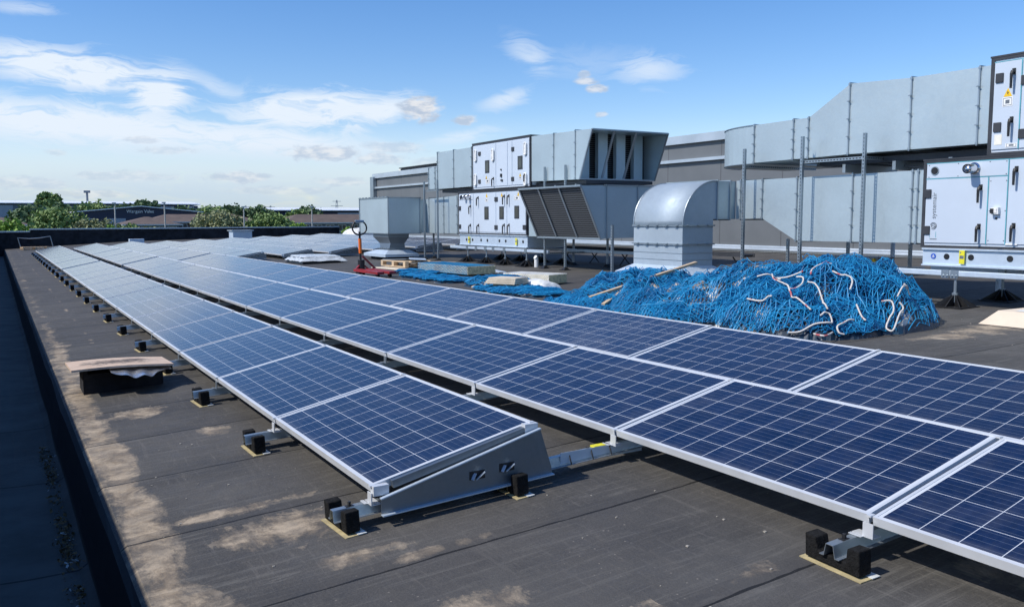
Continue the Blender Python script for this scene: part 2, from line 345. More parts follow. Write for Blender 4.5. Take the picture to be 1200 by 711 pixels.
# debris in the gutter
db=MB()
for i in range(2600):
    t=random.random(); y=2.6+5.5*t**2.2; x=.275+random.gauss(0,.02)-(.03 if random.random()<.3 else 0)
    if noise.noise(Vector((y*2.3,3,0)))<-.05 and random.random()<.85: continue
    s=random.uniform(.003,.013);c=Vector((x,y,-.443+random.random()*.03))
    a=Vector((random.gauss(0,1),random.gauss(0,1),random.gauss(0,.6))).normalized()*s;b=Vector((random.gauss(0,1),random.gauss(0,1),random.gauss(0,.6))).normalized()*s*1.4
    db.face([c-a,c-b,c+a,c+b],0 if random.random()<.88 else 1)
tag(obj('leaf_litter',db,[simple('dead_leaves',(.20,.13,.06),.9,0,.5,30.),simple('pale_debris',(.5,.5,.48),.8)],fix=False),'brown leaf litter collected at the foot of the gutter upstand','debris',kind='stuff')
# parapets
def wall_thing(name,label,parts,cat='wall'):
    x=thing(name,parts[0][1].v[0],label,cat)
    for pn,m_,mt in parts: obj(pn,m_,mt,x)
    return x
m1=MB().box((-1.4,-4,-7),(-1.0,54.5,1.35));m2=MB().box((-1.45,-4.05,1.352),(-.96,54.45,1.41))
wall_thing('parapet_wall','long dark parapet beside the box gutter along the left roof edge',[('wall_face',m1,FELTD),('coping',m2,FLASH)])
m1=MB().box((1.72,54.5,-7),(19.6,54.9,.99));m2=MB().box((1.70,54.44,.992),(19.6,54.96,1.06))
wall_thing('parapet_wall','black felted parapet closing the far end of the roof behind all panel rows',[('wall_face',m1,FELTD),('coping',m2,FLASH)])
m1=MB().box((-1.4,54.505,-7),(1.715,54.9,.86));m2=MB().box((-1.4,54.44,.862),(1.695,54.96,.93))
wall_thing('parapet_wall','lower stepped end piece of the far parapet at the gutter',[('wall_face',m1,FELTD),('coping',m2,FLASH)])
# ------------------------------------------------------------------ solar panels
def make_panel(mat,name='solar_panel'):
    r=thing(name,(0,0,0),'solar panel','solar panel','solar panels laid in long tilted rows on the roof')
    f=MB();h=.038;w=.014
    f.box((0,0,-h),(w,L,0)).box((W-w,0,-h),(W,L,0)).box((w,0,-h),(W-w,w,0)).box((w,L-w,-h),(W-w,L,0))
    f.box((w,w,-h),(w+.02,L-w,-h+.002)).box((W-w-.02,w,-h),(W-w,L-w,-h+.002))
    obj('frame',f,ALU,r)
    g=MB().box((w,w,-.008),(W-w,L-w,-.0025));obj('glass',g,mat,r)
    b=MB().box((w+.001,w+.001,-.0125),(W-w-.001,L-w-.001,-.0085));obj('backsheet',b,simple('backsheet',(.7,.7,.7),.6),r) if mat is PANEL else None
    return r
protos={'c':make_panel(PANEL),'d':make_panel(PANEL_D),'s':make_panel(PANEL_D2)}
used={k:False for k in protos}
ROWN=['leftmost row','second row from the left','third row from the left','fourth row from the left','fifth row from the left','sixth row from the left','seventh row from the left','eighth row from the left','ninth row from the left']
def row_low(i):
    if i<3: return (X0+D*i-(.035 if i==2 else 0), CAMH-1.28+SL*D*i-(.014 if i==2 else 0))
    x=X0+D*i; return (x,.55+.034*(i-3)*D-.157)
def row_tilt(i): return TILT if i<3 else R(9.5)
def place_panel(i,y,kind,label,extra=None):
    o=protos[kind] if not used[kind] else copy_tree(protos[kind]);used[kind]=True
    x,z=row_low(i);o.location=(x,y,z+random.uniform(-.002,.002));o.rotation_euler=(random.uniform(-.0015,.0015),-row_tilt(i)+random.uniform(-.003,.003),random.uniform(-.0008,.0008))
    o['label']=label;o['category']='solar panel';o['group']='solar panels laid in long tilted rows on the roof'
GAPY=.32
def joints(i):
    near={0:0,1:-2,2:-2}.get(i,None);l=[]
    if near is not None: l+=[Y0+P*k for k in range(near,13)]
    l+=[Y0+P*13+GAPY+P*k for k in range(10)]
    return l
for i in range(9):
    js=joints(i)
    for q,y in enumerate(js):
        kind='c'
        if i==2:
            kk=round((y-Y0)/P)
            if kk in(3,5): kind='s'
            if kk in(1,2,4): kind='d'
        lab=('solar panel at the near end of the %s'%ROWN[i]) if q==0 else ('%s solar panel from the near end of the %s'%(ORD[q],ROWN[i]))
        if q==len(js)-1: lab='solar panel at the far end of the '+ROWN[i]
        place_panel(i,y+.010,kind,lab)
# ---- rails, clamps, feet
JY=[Y0+P*k for k in range(-1,14)]+[Y0+P*13+GAPY+P*k for k in range(0,11)]
def hat(mb,x0,x1,y,off,w=.032,h=.05):
    # folded hat profile along the roof fall
    pr=[(-w*1.5,0),(-w*.9,0),(-w*.55,h),(w*.55,h),(w*.9,0),(w*1.5,0)]
    t=.003
    ring=lambda x:[(x,y+a,roofz(x)+off+b) for a,b in pr]+[(x,y+a*(1 if abs(a)>w else .9),roofz(x)+off+b-t) for a,b in reversed(pr)]
    xs_=[x0]+[v for v in (6.5,) if x0<v<x1]+[x1]
    mb.loft([ring(x) for x in xs_])
for q,y in enumerate(JY):
    kk=q-1
    x0=1.31 if kk>=0 else 2.80
    x1=6.35 if y<26 else 14.2
    nm='mounting_rail'
    lab='%s galvanised mounting rail running across under the panel rows'%ORD[q] if q>1 else ('nearest galvanised mounting rail, starting under the second row' if q==0 else 'galvanised mounting rail with yellow tag at the near end of the leftmost row')
    t=thing(nm,(x0,y,roofz(x0)+.052),lab,'rail','mounting rails crossing under the panel rows')
    mb_=MB();hat(mb_,x0,x1,y+.055,.058);obj('rail_profile',mb_,GALV2,t)
    # clamps at every low and high edge
    rows=range(0 if kk>=0 else 1,3) if y<26 else range(0,5)
    for i in rows:
        xl,zl=row_low(i);cl=MB();b0=roofz(xl)+.109
        cl.box((xl-.012,y-.022,b0),(xl-.006,y+.026,zl-.03)).box((xl-.006,y-.022,b0),(xl+.04,y+.08,b0+.004)).box((xl-.03,y+.02,b0-.0),(xl-.012,y+.08,b0+.003))
        cl.box((xl-.012,y-.009,zl-.004),(xl+.02,y+.011,zl+.004))
        obj('low_clamp',cl,ALU if kk<2 else GALV2,t)
        s,c=math.sin(row_tilt(i)),math.cos(row_tilt(i));xh=xl+W*c;zh=zl+W*s;ch=MB()
        ch.box((xh+.001,y-.025,roofz(xh)+.109),(xh+.03,y+.025,zh-.045)).box((xh-.03,y-.009,zh-.003),(xh-.002,y+.011,zh+.004))
        obj('high_clamp',ch,ALU,t)
    if kk==0:
        yt=MB().box((2.86,y+.033,roofz(2.86)+.1085),(2.94,y+.077,roofz(2.94)+.114));obj('yellow_tag',yt,YEL,t)
        for xx in (2.68,2.83,2.96):
            tb=MB();z=roofz(xx)+.058;y_=y;y=y+.055;tb.tube([(xx,y-.05,z),(xx,y-.036,z+.03),(xx+.004,y-.02,z+.054),(xx,y+.02,z+.054),(xx,y+.05,z)],.004,6);obj('cable_tie',tb,BLACK,t);y=y_
        sl=MB();sl.box((2.62,y+.028,roofz(2.62)+.062),(3.2,y+.0305,roofz(3.2)+.098));obj('splice_plate',sl,GALVB,t)
    if kk in(0,-1):
        y+=.055;bo=MB();bo.tube([(x0+.09,y,roofz(x0)+.107),(x0+.09,y,roofz(x0)+.135)],.009,6).box((x0+.07,y-.014,roofz(x0)+.109),(x0+.11,y+.014,roofz(x0)+.115));obj('bolt',bo,BLACK,t)
def foot(x,y,lab,first=[None]):
    if first[0] is None:
        t=thing('rail_foot',(0,0,0),'','rail foot','black rubber feet under the mounting rails')
        pad=MB().box((-.050,-.155,.001),(.048,.155,.005));obj('pad',pad,PADM,t)
        pw=MB().box((.012,-.160,.0055),(.056,.158,.0085));obj('pad_strip',pw,PADW,t)
        u=MB();u.prism([(-.135,.0122),(.135,.0122),(.135,.112),(.078,.108),(.070,.054),(-.070,.054),(-.078,.114),(-.135,.118)],0,-.036,.036);obj('rubber_block',u,RUBBER,t,bevel=.005)
        first[0]=t;o=t
    else: o=copy_tree(first[0])
    y+=.055;o.location=(x,y,roofz(x));o.rotation_euler=(0,-math.atan(SL),random.uniform(-.06,.06));o['label']=lab;o['category']='rail foot';o['group']='black rubber feet under the mounting rails'
foot(1.375,Y0+.03,'black rubber rail foot at the near corner of the leftmost row')
q=0
for y in JY[2:]:
    q+=1;foot(1.375,y,'%s black rubber foot from the near end along the leftmost row'%ORD[q])
foot(2.28,Y0-.045,'black rubber rail foot half hidden behind the foot of the triangular end plate')
foot(2.855,Y0-P,'black rubber rail foot standing alone in front of the second row, nearest the camera')
# ---- triangular end plates
def end_plate(i,y,lab):
    xl,zl=row_low(i);t=thing('end_plate',(xl,y,zl),lab,'end plate','triangular galvanised plates closing the panel row ends')
    tl=row_tilt(i);s,c=math.sin(tl),math.cos(tl);zb=lambda x:roofz(x)+.07
    xa,za=xl+.03,zl-.034; xb_,zb_=xl+W*c-.0,zl+W*s-.034
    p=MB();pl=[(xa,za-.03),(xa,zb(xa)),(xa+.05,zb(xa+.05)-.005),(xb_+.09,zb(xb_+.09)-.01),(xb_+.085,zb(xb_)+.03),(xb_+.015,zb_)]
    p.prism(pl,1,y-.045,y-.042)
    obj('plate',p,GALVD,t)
    fl=MB();fl.beam((xa-.005,y-.05,za-.02),(xb_+.01,y-.05,zb_+.006),.022,.006);fl.beam((xa,y-.055,zb(xa)-.008),(xb_+.09,y-.055,zb(xb_+.09)-.012),.03,.006);obj('folded_flange',fl,GALVB,t)
    tr=MB();tr.beam((xl+.10,y-.014,zl-.022+.10*s/c),(xl+W*c-.07,y-.014,zl-.022+(W*c-.07)*s/c),.026,.038);obj('edge_trim',tr,GALVD,t)
    for f in (.03,.955):
        eb=MB();x=xl+W*c*f;z=zl+W*s*f;eb.box((x-.03,y-.03,z-.05),(x+.05,y+.008,z-.002+.01*f));obj('end_clamp',eb,ALU,t)
    for f in (.60,.79):
        x=xl+W*c*f;zz=roofz(x)+.13+.03*f
        hb=MB().box((x-.045,y-.0475,zz-.022),(x+.045,y-.0455,zz+.022));ho=obj('tab_opening',hb,BLACK,t)
        tb=MB();tb.beam((x-.01,y-.055,zz-.02),(x+.03,y-.075,zz+.02),.022,.004);tb.beam((x-.015,y-.052,zz+.012),(x-.035,y-.06,zz-.018),.018,.004);obj('bent_tab',tb,GALVB,ho)
end_plate(0,Y0,'grey triangular end plate closing the near end of the leftmost row')
for i in range(3,9): end_plate(i,Y0+P*13+GAPY,'grey triangular end plate at the near end of the %s'%ROWN[i])
# shadow gap plates on the far side of each row (rear wind deflector)
# ------------------------------------------------------------------ board over rooflight opening
t=thing('rooflight_opening',(.62,7.55,roofz(.6)),'black box upstand under the weathered board near the gutter','rooflight')
u=MB();zb=roofz(.6)
u.box((.60,8.30,zb-.02),(.64,8.68,.175)).box((.64,8.30,zb-.02),(1.22,8.33,.13)).box((.64,8.65,zb-.02),(1.22,8.68,.17)).box((1.22,8.30,zb-.02),(1.26,8.68,.175))
obj('upstand',u,FELTD,t)
inn=MB().box((.641,8.331,.10),(1.219,8.649,.11));obj('dark_opening_fill',inn,BLACK,t)  # black slab stands in for the dark inside of the opening
bd=MB();gx=14
def bz(s,tt): return .205-.01*s+.016*math.sin(s*3.1)-.012*tt
c00,c10,c11,c01=(.50,8.12),(1.325,8.10),(1.31,8.66),(.49,8.72)
top=[];
for j in range(5):
    rr=[]
    for i_ in range(gx+1):
        s=i_/gx;tt=j/4
        x=(c00[0]*(1-s)+c10[0]*s)*(1-tt)+(c01[0]*(1-s)+c11[0]*s)*tt;y=(c00[1]*(1-s)+c10[1]*s)*(1-tt)+(c01[1]*(1-s)+c11[1]*s)*tt
        rr.append((x,y,bz(s,tt)))
    top.append(rr)
bd.strip(top);bd.strip([[(p[0],p[1],p[2]-.018) for p in reversed(r_)] for r_ in top])
for e in (top[0],top[-1]): bd.strip([[(p[0],p[1],p[2]) for p in e],[(p[0],p[1],p[2]-.018) for p in e]])
for k_ in (0,-1): bd.strip([[r_[k_] for r_ in top],[(r_[k_][0],r_[k_][1],r_[k_][2]-.018) for r_ in top]])
tag(obj('weathered_board',bd,BOARD),'stained pale plywood board lying over the box opening beside the leftmost row','board')
fo=MB();gr=[]
for j in range(7):
    r_=[]
    for i_ in range(25):
        s=i_/24;tt=j/6;x=.80+.50*s;base=8.20-.02*s-.0*tt
        y=8.30-.40*tt*(.5+.5*math.sin(math.pi*min(1,.1+s)))+.012*noise.noise(Vector((s*9,tt*4,1)));z=bz((x-.50)/.82,0)-.026-.05*tt*(.35+.65*math.sin(math.pi*min(1,s*1.05)))*(1+.5*noise.noise(Vector((s*7,2,5))))
        r_.append((x,y-.02*math.sin(s*14)*tt,z))
    gr.append(r_)
fo.strip(gr);tag(obj('foil_sheet',fo,FOIL,smooth=True),'crumpled silver foil sheet poking out beneath the weathered board','foil sheet')
# ------------------------------------------------------------------ ducts
def rect_ring(x0,x1,y,z0,z1): return [(x0,y,z0),(x1,y,z0),(x1,y,z1),(x0,y,z1)]
def flange(mb,x0,x1,y,z0,z1,o=.018,t=.018):
    mb.box((x0-o,y-t/2,z0-o),(x0-.001,y+t/2,z1+o)).box((x1+.001,y-t/2,z0-o),(x1+o,y+t/2,z1+o))
    mb.box((x0-.001,y-t/2,z1+.001),(x1+.001,y+t/2,z1+o)).box((x0-.001,y-t/2,z0-o),(x1+.001,y+t/2,z0-.001))
    for z in (z0+.01,z1-.01):mb.box((x0-o-.006,y-.016,z-.014),(x0-o-.001,y+.016,z+.014))
def bolts(mb,x,y,z0,z1,n=3):
    for i in range(1,n+1):
        z=z0+(z1-z0)*i/(n+1);mb.tube([(x-.038,y-.022,z),(x-.038,y+.022,z)],.006,6);mb.box((x-.042,y-.009,z-.010),(x-.020,y+.009,z+.010))
def duct(name,label,rings,fl,parts=None,mat=None):
    r0=rings[0];t=thing(name,(r0[0],r0[2],r0[3]),label,'air duct','galvanised air ducts on the roof plant')
    sh=MB();sh.loft([rect_ring(*r) for r in rings]);obj('duct_shell',sh,mat or GALV,t)
    for (x0,x1,y,z0,z1) in fl:
        f=MB();flange(f,x0,x1,y,z0,z1);bolts(f,x0,y,z0,z1);obj('flange',f,GALV2,t)
    return t
A=10.42;DX=1.15
# upper right duct with rounded far bend
ring=[(A,A+DX,6.005,2.38,3.31),(A,A+DX,7.05,2.38,3.31),(A,A+DX,8.0,2.38,3.36),(A,A+DX,8.70,2.37,2.96),(A,A+DX,8.98,2.37,2.96),(A,A+DX,9.77,2.36,2.95)]
t=duct('air_duct','large upper galvanised duct stepping down and curving away, above the blue net',ring,[(A,A+DX,y,a,b) for y,a,b in [(6.14,2.38,3.31),(7.05,2.38,3.31),(8.0,2.38,3.36),(8.70,2.37,2.96),(8.98,2.37,2.96),(9.76,2.36,2.95)]])
bm_=MB();rr=[];cx,cy=A+DX,9.78
for k in range(13):
    a=R(90*k/12);ca,sa=math.cos(a),math.sin(a)
    rr.append([(cx-DX*ca,cy+1.35*sa,2.36),(cx-.02*ca,cy+.02*sa,2.36),(cx-.02*ca,cy+.02*sa,2.95),(cx-DX*ca,cy+1.35*sa,2.95)])
bm_.loft(rr);bm_.box((cx,cy+.02,2.36),(cx+1.2,cy+1.35,2.95))
o=obj('rounded_bend',bm_,GALV,t)
for z in (2.352,2.952):
    obj('seam_lip',MB().tube([(cx-(DX+.006)*math.cos(R(90*k/16)),cy+1.356*math.sin(R(90*k/16)),z) for k in range(17)],.008,6),GALV2,t)
# lower right duct
ring=[(A,A+DX,6.825,1.15,2.10),(A,A+DX,8.88,1.14,2.09),(A,A+DX,9.56,1.48,2.09),(A,A+DX,10.12,1.47,2.09)]
t=duct('air_duct','lower galvanised duct with tapering underside between right plant unit and curved cowl',ring,[(A,A+DX,y,a,b) for y,a,b in [(6.90,1.15,2.1),(6.98,1.15,2.1),(7.9,1.145,2.1),(8.88,1.14,2.09),(9.56,1.48,2.09),(10.02,1.47,2.09)]])
# curved cowl on its riser
t=thing('duct_cowl',(9.28,10.14,.33),'curved galvanised cowl on a square riser with flared skirt, behind the blue net','duct cowl')
xr0,xr1,yr0,yr1=9.28,9.93,10.14,11.34
rs=MB();rs.box((xr0,yr0,1.36),(xr1,yr1,1.075)).box((xr0+.001,yr0+.001,1.07),(xr1-.001,yr1-.001,.72));obj('riser',rs,COWL,t)
eb=MB();rg=[]
for k in range(17):
    a=R(90*k/16);x=9.98-.70*math.cos(a);z=1.38+.70*math.sin(a)
    rg.append((x,z))
poly=rg+[(10.02,2.08),(10.02,1.47),(9.93,1.47),(9.93,1.38)]
eb.prism(poly,1,yr0,yr1)
o=obj('elbow',eb,COWL,t,smooth=False)
for pg in o.data.polygons:
    if abs(pg.normal.y)<.5: pg.use_smooth=True
for y in (yr0-.006,yr1+.006): obj('seam_lip',MB().tube([(x-.004,y,z+.002) for x,z in rg]+[(10.02,y,2.084)],.010,6),GALV2,t)
def hfl(x0,x1,y0,y1,z,o=.025):
    f=MB();f.box((x0-o,y0-o,z-.012),(x1+o,y0-.001,z+.012)).box((x0-o,y1+.001,z-.012),(x1+o,y1+o,z+.012)).box((x0-o,y0-.001,z-.012),(x0-.001,y1+.001,z+.012)).box((x1+.001,y0-.001,z-.012),(x1+o,y1+.001,z+.012))
    for i in range(5):
        y=y0+(y1-y0)*(i+.5)/5;f.beam((x0-o-.008,y-.05,z+.012),(x0-o-.008,y+.05,z-.012),.012,.018)
        f.box((x0-o-.006,y-.01,z-.03),(x0-o+.004,y+.01,z-.012))
    for i in range(3):
        x=x0+(x1-x0)*(i+.5)/3;f.beam((x-.04,y0-o-.008,z+.012),(x+.04,y0-o-.008,z-.012),.012,.018)
    return f
obj('flange',hfl(xr0,xr1,yr0,yr1,1.37),GALV2,t);obj('flange',hfl(xr0,xr1,yr0,yr1,1.072),GALV2,t)
bands=MB()
for z in (.93,.82): bands.box((xr0-.004,yr0-.004,z-.004),(xr1+.004,yr1+.004,z+.004))
obj('swage_band',bands,GALV2,t)
for y in (10.145,10.50): 
    f=MB();flange(f,0,0,0,0,0) if False else None
fy=MB();fy.box((10.0,yr0-.02,1.45),(10.022,yr1+.02,2.10));fy.box((10.28,yr0-.02,1.45),(10.302,yr1+.02,2.10));obj('flange',fy,GALV2,t)
lk=MB().box((10.022,yr0+.003,1.47),(10.43,yr1-.003,2.082));obj('link_duct',lk,GALV,t)
sk=MB();o_=.22
sk.loft([[(xr0-o_,yr0-o_,.60),(xr1+o_,yr0-o_,.60),(xr1+o_,yr1+o_,.60),(xr0-o_,yr1+o_,.60)],[(xr0-.005,yr0-.005,.725),(xr1+.005,yr0-.005,.725),(xr1+.005,yr1+.005,.725),(xr0-.005,yr1+.005,.725)]])
sk.box((xr0-o_,yr0-o_,.50),(xr1+o_,yr1+o_,.598));obj('skirt',sk,GALVB,t)
cb=MB().box((xr0-.1,yr0-.1,.30),(xr1+.1,yr1+.1,.499));obj('curb',cb,FELTD,t)
# ------------------------------------------------------------------ air handling units
def text_mesh(s,size,org,xd,yd,mat,name,parent,align='CENTER',depth=.0015):
    cu=bpy.data.curves.new('t','FONT');cu.body=s;cu.size=size;cu.align_x=align;cu.align_y='CENTER';cu.extrude=depth
    oo=bpy.data.objects.new('t',cu);COL.objects.link(oo);dg=bpy.context.evaluated_depsgraph_get();me=bpy.data.meshes.new_from_object(oo.evaluated_get(dg));bpy.data.objects.remove(oo)
    xd=Vector(xd);yd=Vector(yd);zd=xd.cross(yd);l=LOC[parent.name] if parent else (0,0,0)
    M=Matrix((( xd.x,yd.x,zd.x,org[0]-l[0]),(xd.y,yd.y,zd.y,org[1]-l[1]),(xd.z,yd.z,zd.z,org[2]-l[2]),(0,0,0,1)));me.transform(M)
    me.materials.clear();me.materials.append(mat);o=bpy.data.objects.new(name,me);COL.objects.link(o)
    if parent:o.parent=parent
    LOC[o.name]=l;return o
def vdisc(mb,x,y,z,ry,k=20,dx=.004): # disc facing -X
    mb.loft([[(xx,y+ry*math.cos(2*math.pi*j/k),z+ry*math.sin(2*math.pi*j/k)) for j in range(k)] for xx in (x-dx,x)])
def ahu(label,xf,y0,y1,z0,z1,dx,doors,base=None,lines=(),teal=False):
    t=thing('air_handling_unit',(xf,y0,z0),label,'air handling unit','white air handling units stacked on the roof')
    cs=MB().box((xf+.012,y0+.002,z0+.002),(xf+dx,y1-.002,z1-.002));obj('casing',cs,WHITE,t)
    e=.045;fr=MB()
    fr.box((xf,y0,z0),(xf+.05,y0+e,z1)).box((xf,y1-e,z0),(xf+.05,y1,z1)).box((xf,y0+e,z1-e*.7),(xf+.05,y1-e,z1)).box((xf,y0+e,z0),(xf+.05,y1-e,z0+e*.6))
    fr.box((xf+.05,y0-.004,z1-e*.7),(xf+dx+.004,y0+.03,z1+.004)).box((xf+.05,y0-.004,z0),(xf+dx,y0+.03,z0+e)).box((xf+dx-.05,y0-.004,z0+e),(xf+dx+.004,y0+.03,z1-e*.7)).box((xf-.004,y0-.01,z1+.001),(xf+dx+.01,y1+.01,z1+.022))
    obj('corner_frame',fr,DARK,t)
    for (a,b,c,d) in doors:
        dm=MB().box((xf-.002,a+.004,c+.004),(xf+.0115,b-.004,d-.004))
        do=obj('door',dm,WHITE,t,bevel=.003)
        yield_door.append((a,b,c,d,do))
        if teal:
            tl=MB();w_=.006;tl.box((xf-.004,a-w_,c),(xf-.0022,a+w_,d)).box((xf-.004,a+w_,d-w_),(xf-.0022,b,d+w_*.6));obj('teal_edge_film',tl,TEAL,do)
    return t
yield_door=[]
def door_at(y,z,root):
    for a,b,c,d,do in yield_door:
        if a<=y<=b and c<=z<=d: return do
    return root
def handle(root,xf,y,z,h=.19):
    m_=MB();m_.tube([(xf-.002,y,z+h*.45),(xf-.045,y,z+h*.42),(xf-.06,y,z+h*.3),(xf-.06,y,z-h*.5)],[.014,.02,.017,.014],8)
    m_.box((xf-.012,y-.02,z+h*.28),(xf-.0022,y+.02,z+h*.62));obj('handle',m_,BLACK,door_at(y,z,root),smooth=False)
def hinge(root,xf,y,z,w=.09,h=.11):
    obj('hinge',MB().box((xf-.02,y-w/2,z-h/2),(xf-.0024,y+w/2,z+h/2)),DARK,door_at(y,z,root),bevel=.004)
def tri(root,xf,y,z,s=.09):
    m_=MB();m_.prism([(y-s/2,z-s/2),(y+s/2,z-s/2),(y,z+s/2)],0,xf-.005,xf-.0025);o=obj('warning_sign',m_,ORG,root)
    b=MB();b.prism([(y+.008,z+.02),(y-.014,z-.012),(y-.002,z-.010),(y-.010,z-.036),(y+.014,z-.004),(y+.002,z-.005)],0,xf-.006,xf-.0052);obj('flash_symbol',b,BLACK,o)
def plate(root,xf,y,z,w,h,mat=None,name='rating_plate',lines=True):
    o=obj(name,MB().box((xf-.005,y-w/2,z-h/2),(xf-.0025,y+w/2,z+h/2)),mat or GRIPW,root)
    if lines:
        l=MB();l.box((xf-.006,y-w*.42,z-h*.40),(xf-.0052,y-w*.38,z+h*.40)).box((xf-.006,y+w*.38,z-h*.40),(xf-.0052,y+w*.42,z+h*.40)).box((xf-.006,y-w*.38,z+h*.34),(xf-.0052,y+w*.38,z+h*.40)).box((xf-.006,y-w*.38,z-h*.40),(xf-.0052,y+w*.38,z-h*.34)).box((xf-.006,y-w*.2,z-h*.2),(xf-.0052,y+w*.2,z+h*.2))
        obj('print',l,GREYT,o)
    return o
def stub(root,xf,y,z,r,l):
    m_=MB();m_.tube([(xf,y,z),(xf-l,y,z-.01)],r,20,cap=False);m_.tube([(xf-.0,y,z),(xf-.02,y,z)],r*1.25,20);m_.tube([(xf-l+.004,y,z-.01),(xf-l+.012,y,z-.01)],r*.85,20);obj('vent_pipe',m_,CHROME,root,smooth=True)
def hole(root,xf,y,z,r,name='round_opening'):
    m_=MB();vdisc(m_,xf-.0026,y,z,r);obj(name,m_,BLACK,root)
def window(root,xf,y,z,w,h):
    o=obj('window',MB().box((xf-.010,y-w/2,z-h/2),(xf-.0022,y+w/2,z+h/2)),DARK,door_at(y,z,root),bevel=.01)
    g_=MB().box((xf-.0125,y-w*.33,z-h*.38),(xf-.0105,y+w*.33,z+h*.38));obj('pane',g_,GLASSW,o)
def screws(root,xf,pts):
    m_=MB()
    for y,z in pts: vdisc(m_,xf-.0026,y,z,.006,8,.003)
    obj('screws',m_,DARK,root)
def base_rail(root,xf,y0,y1,z0,z1,holes,yel,blue=None):
    b=MB();b.box((xf+.03,y0,z0),(xf+.036,y1,z1)).box((xf+.0,y0,z1-.02),(xf+.03,y1,z1)).box((xf+.0,y0,z0),(xf+.03,y1,z0+.02));b.box((xf+.036,y0,z0),(xf+1.1,y0+.01,z1))
    o=obj('base_frame',b,GALVB,root)
    for y,z in holes:
        m_=MB();vdisc(m_,xf+.029,y,z,.038,16);obj('lifting_hole',m_,BLACK,o)
    for y,z in yel:
        l=MB().box((xf-.006,y-.035,z-.085),(xf-.001,y+.035,z+.085));q_=obj('yellow_label',l,YEL,o);l2=MB().box((xf-.0072,y-.026,z-.02),(xf-.0062,y+.026,z+.02)).box((xf-.0072,y+.01,z+.05),(xf-.0062,y+.026,z+.066));obj('print',l2,GREYT,q_)
    if blue:
        m_=MB();vdisc(m_,xf+.029,blue[0],blue[1],.036,16);q_=obj('round_sticker',m_,BLUEST,o)
        m2=MB().box((xf+.0235,blue[0]-.004,blue[1]-.02),(xf+.0248,blue[0]+.004,blue[1]+.02)).box((xf+.0235,blue[0]-.018,blue[1]-.008),(xf+.0248,blue[0]+.018,blue[1]));obj('print',m2,GRIPW,q_)
xf=10.40
# right lower unit
yield_door.clear()
t=ahu('lower right white air handling unit with round vent pipe, above the blue net end',xf,3.2,6.82,1.10,2.21,1.2,[(5.96,6.775,1.155,1.978),(5.725,5.955,1.155,1.978),(5.725,6.775,1.98,2.175),(4.5,5.72,1.155,2.175),(3.25,4.49,1.155,2.175)],teal=True)
hole(t,xf,6.66,2.08,.048);ring_=MB();ring_.tube([(xf-.004,6.66,2.08),(xf-.010,6.66,2.08)],.056,20);obj('opening_rim',ring_,GALV2,t)
hole(t,xf-.008,6.66,2.08,.044)
stub(t,xf,6.14,2.085,.058,.17)
for y,z in [(6.05,1.76),(6.05,1.28),(5.63,1.96),(5.63,1.29)]: handle(t,xf,y,z,.2)
for y,z in [(6.74,1.79),(6.74,1.32)]: hinge(t,xf,y,z)
iso=MB().box((xf-.05,5.80,1.52),(xf-.0024,5.89,1.60)).box((xf-.058,5.815,1.535),(xf-.0505,5.855,1.585));obj('isolator_switch',iso,GRIPW,door_at(5.85,1.56,t));obj('switch_knob',MB().box((xf-.075,5.85,1.53),(xf-.0585,5.885,1.588)),BLACK,door_at(5.85,1.56,t))
hole(door_at(5.85,1.45,t),xf,5.84,1.47,.014)
d0=door_at(6.6,1.6,t)
text_mesh('systemair',.088,(xf-.0035,6.65,1.635),(0,0,1),(0,1,0),GREYT,'maker_lettering',d0,depth=.0008)
lg=MB()
for r0,a0,a1 in ((.042,20,320),(.026,60,380)):
    pts=[(xf-.0035,6.65+r0*math.cos(R(a)),1.375+r0*math.sin(R(a))) for a in range(a0,a1,15)];lg.tube(pts,.0045,5)
lg.tube([(xf-.0035,6.62,1.36),(xf-.0035,6.68,1.39)],.004,5)
obj('maker_emblem',lg,GREYT,d0)
lg=MB().box((xf-.004,6.695,1.225),(xf-.0026,6.700,1.30)).box((xf-.004,6.61,1.225),(xf-.0026,6.616,1.30));obj('lettering_bar',lg,TEAL,d0)
lg=MB()
for k in range(6): lg.box((xf-.004,6.60+.016*k,1.20),(xf-.0026,6.611+.016*k,1.214))
obj('small_lettering',lg,GREYT,d0)
screws(t,xf,[(6.74,2.15),(6.35,2.155),(5.95,2.155),(5.75,2.15),(6.74,2.0),(6.35,2.0),(5.75,2.0),(5.93,1.92),(5.74,1.92),(5.93,1.2),(5.74,1.2),(5.93,1.56),(5.74,1.56)])
obj('lower_sticker',MB().box((xf-.004,5.58,1.152),(xf-.0026,5.72,1.170)),GRIPW,t)
base_rail(t,xf,3.2,6.80,.86,1.09,[(6.47,.985),(6.15,.985),(5.67,.985),(4.9,.985)],[(6.25,.985)],(6.65,.985))
# right upper unit
yield_door.clear()
t=ahu('upper right white air handling unit cut off by the picture edge',xf,2.6,6.0,2.235,3.385,1.2,[(5.63,5.955,2.29,3.33),(4.5,5.625,2.29,3.33)],teal=True)
for y,z in [(5.72,3.1),(5.72,2.54)]: handle(t,xf,y,z,.21)
for y,z in [(5.885,3.14),(5.885,2.56),(5.585,2.46),(5.585,3.08)]: hinge(t,xf,y,z)
tri(t,xf,5.78,2.96,.10);plate(t,xf,5.78,2.85,.12,.11);plate(t,xf,5.87,2.41,.09,.12,PAPER,'cream_sticker',False);plate(t,xf,5.71,2.335,.14,.05,None,'oval_plate')
